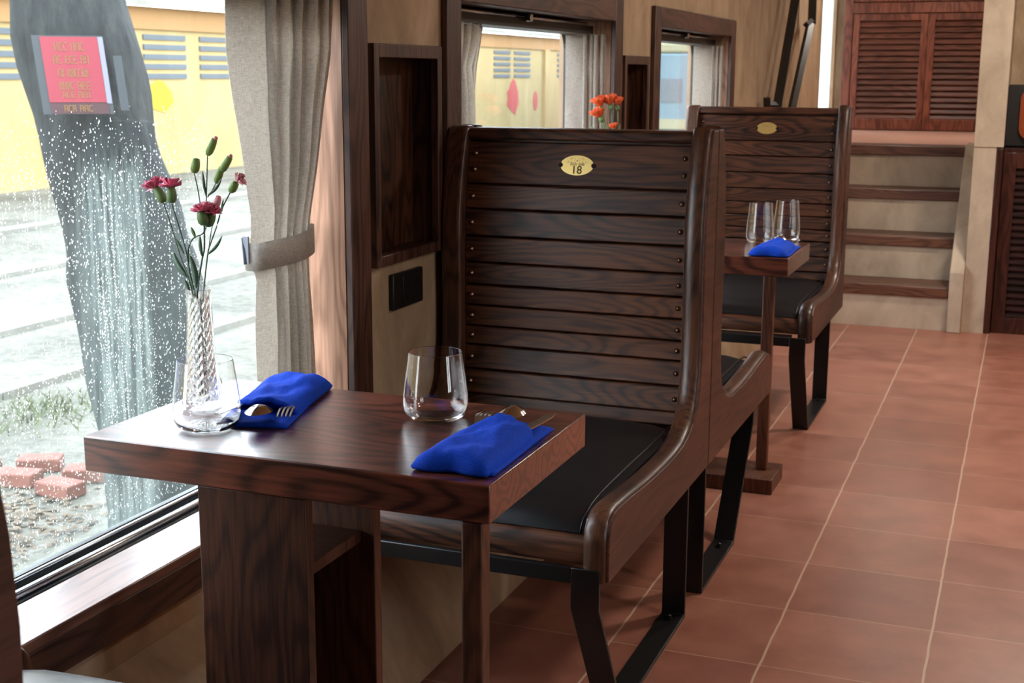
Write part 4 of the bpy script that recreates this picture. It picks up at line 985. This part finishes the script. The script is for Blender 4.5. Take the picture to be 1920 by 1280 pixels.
for v in bm.verts:
    nn = mnoise.noise(v.co*3.0)*0.05+mnoise.noise(Vector((v.co.x*9, v.co.y*9, v.co.z*2)))*0.03; c = Vector((v.co.x+2.75, v.co.y-5, 0)); v.co += c.normalized()*nn
obj('trunk', bm, M['bark'], t, smooth=True)
random.seed(8)
bm = B()
for k in range(6):
    a = k*1.05; tube(bm, smoothpath([(-3.3, 5.1, 3.4), (-3.3+0.8*math.cos(a), 5.1+0.8*math.sin(a), 4.3), (-3.3+2.0*math.cos(a), 5.1+2*math.sin(a), 5.0)], 3), [.16, .14, .12, .1, .08, .06, .04], 8)
obj('branches', bm, M['bark'], t, smooth=True)
# sign on the tree
t = thing('warning_sign', 'red sign with yellow lettering hung on the leaning tree trunk', 'sign', (0, 0, 0))
c = atY(139, 131, 4.66); nrm = Vector((0.60, -0.80, 0)).normalized(); sdv = Vector((0.80, 0.60, 0)).normalized(); upv = Vector((-0.10, -0.03, 1)).normalized()
Ms = Matrix((sdv, upv, nrm)).transposed().to_4x4(); Ms.translation = c
def panel(nm, x0, x1, y0, y1, z0, z1, mat):
    b_ = bx(x0, x1, y0, y1, z0, z1); b_.transform(Ms); return obj(nm, b_, mat, t)
M['signred'] = plain('red_sign_paint', rgb(130, 46, 58), 0.5); M['signwhite'] = plain('grey_plastic_sleeve', rgb(56, 63, 67), 0.5); M['signdark'] = plain('dark_red_strip', rgb(66, 44, 48), 0.5); M['signyel'] = plain('yellow_lettering', rgb(124, 94, 60), 0.6)
panel('sleeve', -0.15, 0.135, -0.185, 0.142, -0.012, -0.001, M['signwhite'])
panel('sleeve_strip', 0.113, 0.134, -0.14, 0.137, 0.0, 0.003, plain('pale_sleeve_edge', rgb(118, 122, 138), 0.4)); panel('sleeve_flap', 0.165, 0.20, -0.17, 0.06, -0.012, -0.006, M['signwhite'])
panel('red_panel', -0.118, 0.112, -0.135, 0.137, 0.0, 0.004, M['signred'])
panel('lower_strip', -0.118, 0.118, -0.183, -0.138, 0.0, 0.003, M['signdark'])
random.seed(3)
for k, (yy, words) in enumerate(((0.096, (0.055, 0.055)), (0.042, (0.036, 0.05, 0.036)), (-0.013, (0.025, 0.085)), (-0.066, (0.06, 0.055)), (-0.103, (0.05, 0.05)), (-0.160, (0.05, 0.055)))):
    bm = B(); tot = sum(words)+0.012*(len(words)-1); x = -tot/2-0.004
    for w_ in words:
        nl = max(2, int(w_/0.014)); cw = w_/nl
        for q in range(nl):
            hgt = 0.013 if k > 3 else 0.0165; typ = random.choice('EHNAL'); s_ = 0.0032
            x0 = x+q*cw; x1 = x0+cw-0.003
            for seg in {'E': ('l', 't', 'm', 'b'), 'H': ('l', 'r', 'm'), 'N': ('l', 'r', 't'), 'A': ('l', 'r', 't', 'm'), 'L': ('l', 'b', 't')}[typ]:
                if seg == 'l': box(bm, x0, x0+s_, yy-hgt, yy+hgt, .0045, .006)
                if seg == 'r': box(bm, x1-s_, x1, yy-hgt, yy+hgt, .0045, .006)
                if seg == 't': box(bm, x0, x1, yy+hgt-s_, yy+hgt, .0045, .006)
                if seg == 'm': box(bm, x0, x1, yy-s_/2, yy+s_/2, .0045, .006)
                if seg == 'b': box(bm, x0, x1, yy-hgt, yy-hgt+s_, .0045, .006)
        x += w_+0.012
    bm.transform(Ms); obj('lettering', bm, M['signyel'], t)
# bricks and weeds at the foot of the window
M['brick'] = plaster('weathered_brick', rgb(104, 60, 48), rgb(134, 86, 72), 8)
random.seed(12)
BL = ['reddish brick at the left edge of the yard pile', 'pinkish brick lying behind the yard pile', 'flat brick in the middle of the yard pile', 'tilted brick at the front of the yard pile', 'rightmost brick of the yard pile', 'small broken brick beside the yard pile']
for k, (bx0, by0, rz_) in enumerate(((-4.10, 5.42, .3), (-3.84, 5.62, .5), (-3.77, 5.36, .2), (-3.48, 5.56, .4), (-3.44, 5.30, -.1), (-4.02, 5.16, .6))):
    o = obj('brick', bx(-.115, .115, -.07, .07, 0, .075), M['brick'], None, bevel=0.008); o.location = (bx0, by0, GZ+0.001); o.rotation_euler = (0, 0, rz_); tag(o, BL[k], 'brick', 'old bricks in the yard')
bm = B(); random.seed(15)
for k in range(700):
    p = Vector((-3.35+random.gauss(0, .35), 4.75+random.gauss(0, .3), GZ+0.003+random.random()*0.02)); a = random.uniform(0, PI); u = Vector((math.cos(a), math.sin(a), random.uniform(-.3, .3)))*random.uniform(.02, .05); v = Vector((-math.sin(a), math.cos(a), random.uniform(-.2, .2)))*random.uniform(.008, .02)
    if p.x > -2.95: continue
    bm.faces.new([bm.verts.new(p+u), bm.verts.new(p+v), bm.verts.new(p-u), bm.verts.new(p-v)])
tag(obj('leaf_litter', bm, plaster('dry_leaves', rgb(60, 48, 34), rgb(118, 98, 74), 9)), 'dry brown leaf litter on the ground below the rainy window', 'leaf litter', kind='stuff')
bm = B(); random.seed(5)
for cpx, cpy, n_ in ((70, 775, 170), (120, 790, 100), (20, 800, 90)):
    c = atZ(cpx, cpy, GZ)
    for k in range(n_):
        p = c+Vector((random.gauss(0, .16), random.gauss(0, .22), 0.03)); h = random.uniform(.03, .11); d = Vector((random.uniform(-.08, .08), random.uniform(-.08, .08), h)); s_ = Vector((random.uniform(-1, 1), random.uniform(-1, 1), 0)).normalized()*0.007
        bm.faces.new([bm.verts.new(p-s_), bm.verts.new(p+s_), bm.verts.new(p+d)])
tag(obj('weeds', bm, plain('weed_green', rgb(84, 92, 52), 0.7)), 'low green weeds and dry grass on the ground outside', 'weeds', kind='stuff')

# ------------------------------------------------------------------ rain drops and condensation on the big window
random.seed(21)
bm = B(); GX = XG+0.0018
def drop(y, z, r, st=1.0):
    n = 6; rings = []
    for q, hh in ((1.0, 0), (0.8, 0.45), (0.4, 0.72)):
        rings.append([bm.verts.new((GX+r*hh*0.8, y+r*q*math.cos(2*PI*k/n), z+r*st*q*math.sin(2*PI*k/n))) for k in range(n)])
    top = bm.verts.new((GX+r*0.62, y, z))
    for a, b_ in zip(rings, rings[1:]):
        for k in range(n): bm.faces.new((a[k], a[(k+1) % n], b_[(k+1) % n], b_[k]))
    for k in range(n): bm.faces.new((rings[2][k], rings[2][(k+1) % n], top))
for k in range(12000):
    y = random.uniform(1.50, 2.22); z = random.uniform(0.45, 1.20)
    if z > 1.05 and random.random() < (z-1.05)/0.15: continue
    den = mnoise.noise(Vector((y*26, z*3.0, 0)))
    if random.random() > 0.7+0.5*den: continue
    drop(y, z, random.choice((.0007, .0009, .0011, .0013, .0016)) , random.uniform(0.9, 1.8))
for k in range(46):
    y = random.uniform(1.52, 2.2); z = random.uniform(0.7, 1.12); L_ = random.uniform(.06, .28)
    for q in range(int(L_/0.006)): drop(y+0.0012*math.sin(q*.6+k), z-q*0.006+random.uniform(-.001, .001), random.uniform(.0006, .0013), 1.6)
tag(obj('raindrops', bm, M['water'], smooth=True), 'fine rain drops and trickles over the large window pane', 'water drops', kind='stuff')
def film_mat():
    m, nt, b = newmat('condensation'); L = nt.links.new
    tc = N(nt, 'ShaderNodeTexCoord'); mp = N(nt, 'ShaderNodeMapping'); mp.inputs['Scale'].default_value = (0, 85, 5); L(tc.outputs['Object'], mp.inputs[0])
    n = N(nt, 'ShaderNodeTexNoise'); n.inputs['Scale'].default_value = 1.0; n.inputs['Detail'].default_value = 6; n.inputs['Roughness'].default_value = 0.6; n.inputs['Distortion'].default_value = 0.4; L(mp.outputs[0], n.inputs['Vector'])
    r = ramp(nt, [(0.36, (0.1, 0.1, 0.1, 1)), (0.62, (1, 1, 1, 1))]); L(n.outputs[0], r.inputs[0])
    s = N(nt, 'ShaderNodeSeparateXYZ'); L(tc.outputs['Object'], s.inputs[0])
    zn = N(nt, 'ShaderNodeMath', operation='MULTIPLY_ADD'); zn.inputs[1].default_value = 0.22; L(n.outputs[0], zn.inputs[0]); L(s.outputs[2], zn.inputs[2])
    mz = N(nt, 'ShaderNodeMapRange'); mz.inputs[1].default_value = 1.23; mz.inputs[2].default_value = 1.17; mz.interpolation_type = 'SMOOTHSTEP'; L(zn.outputs[0], mz.inputs[0])
    my = N(nt, 'ShaderNodeMapRange'); my.inputs[1].default_value = 2.035; my.inputs[2].default_value = 2.015; L(s.outputs[1], my.inputs[0])
    my2 = N(nt, 'ShaderNodeMapRange'); my2.inputs[1].default_value = 1.815; my2.inputs[2].default_value = 1.90; L(s.outputs[1], my2.inputs[0])
    p = N(nt, 'ShaderNodeMath', operation='MULTIPLY'); L(r.outputs[0], p.inputs[0]); L(mz.outputs[0], p.inputs[1])
    p2 = N(nt, 'ShaderNodeMath', operation='MULTIPLY'); L(p.outputs[0], p2.inputs[0]); L(my.outputs[0], p2.inputs[1])
    p3 = N(nt, 'ShaderNodeMath', operation='MULTIPLY'); L(p2.outputs[0], p3.inputs[0]); L(my2.outputs[0], p3.inputs[1])
    bs = N(nt, 'ShaderNodeMath', operation='MULTIPLY_ADD'); bs.inputs[1].default_value = 0.17; bs.inputs[2].default_value = 0.0; L(p3.outputs[0], bs.inputs[0])
    # a light general haze of fine moisture low on the pane
    hz = N(nt, 'ShaderNodeMapRange'); hz.inputs[1].default_value = 1.1; hz.inputs[2].default_value = 0.85; hz.inputs[4].default_value = 0.03; L(s.outputs[2], hz.inputs[0])
    sm = N(nt, 'ShaderNodeMath', operation='ADD'); L(bs.outputs[0], sm.inputs[0]); L(hz.outputs[0], sm.inputs[1])
    tl = N(nt, 'ShaderNodeBsdfTranslucent'); tl.inputs[0].default_value = (0.76, 0.88, 0.80, 1); tp = N(nt, 'ShaderNodeBsdfTransparent')
    mx = N(nt, 'ShaderNodeMixShader'); L(sm.outputs[0], mx.inputs[0]); L(tp.outputs[0], mx.inputs[1]); L(tl.outputs[0], mx.inputs[2]); L(mx.outputs[0], nt.nodes['Material Output'].inputs[0]); nt.nodes.remove(b)
    return m
bm = B(); vsq = [bm.verts.new((XG-0.0022, y, z)) for y, z in ((1.2, .435), (2.43, .435), (2.43, 1.25), (1.2, 1.25))]; bm.faces.new(vsq)
tag(obj('condensation', bm, film_mat()), 'streaky pale condensation fogging the large window in front of the tree', 'condensation', kind='stuff')
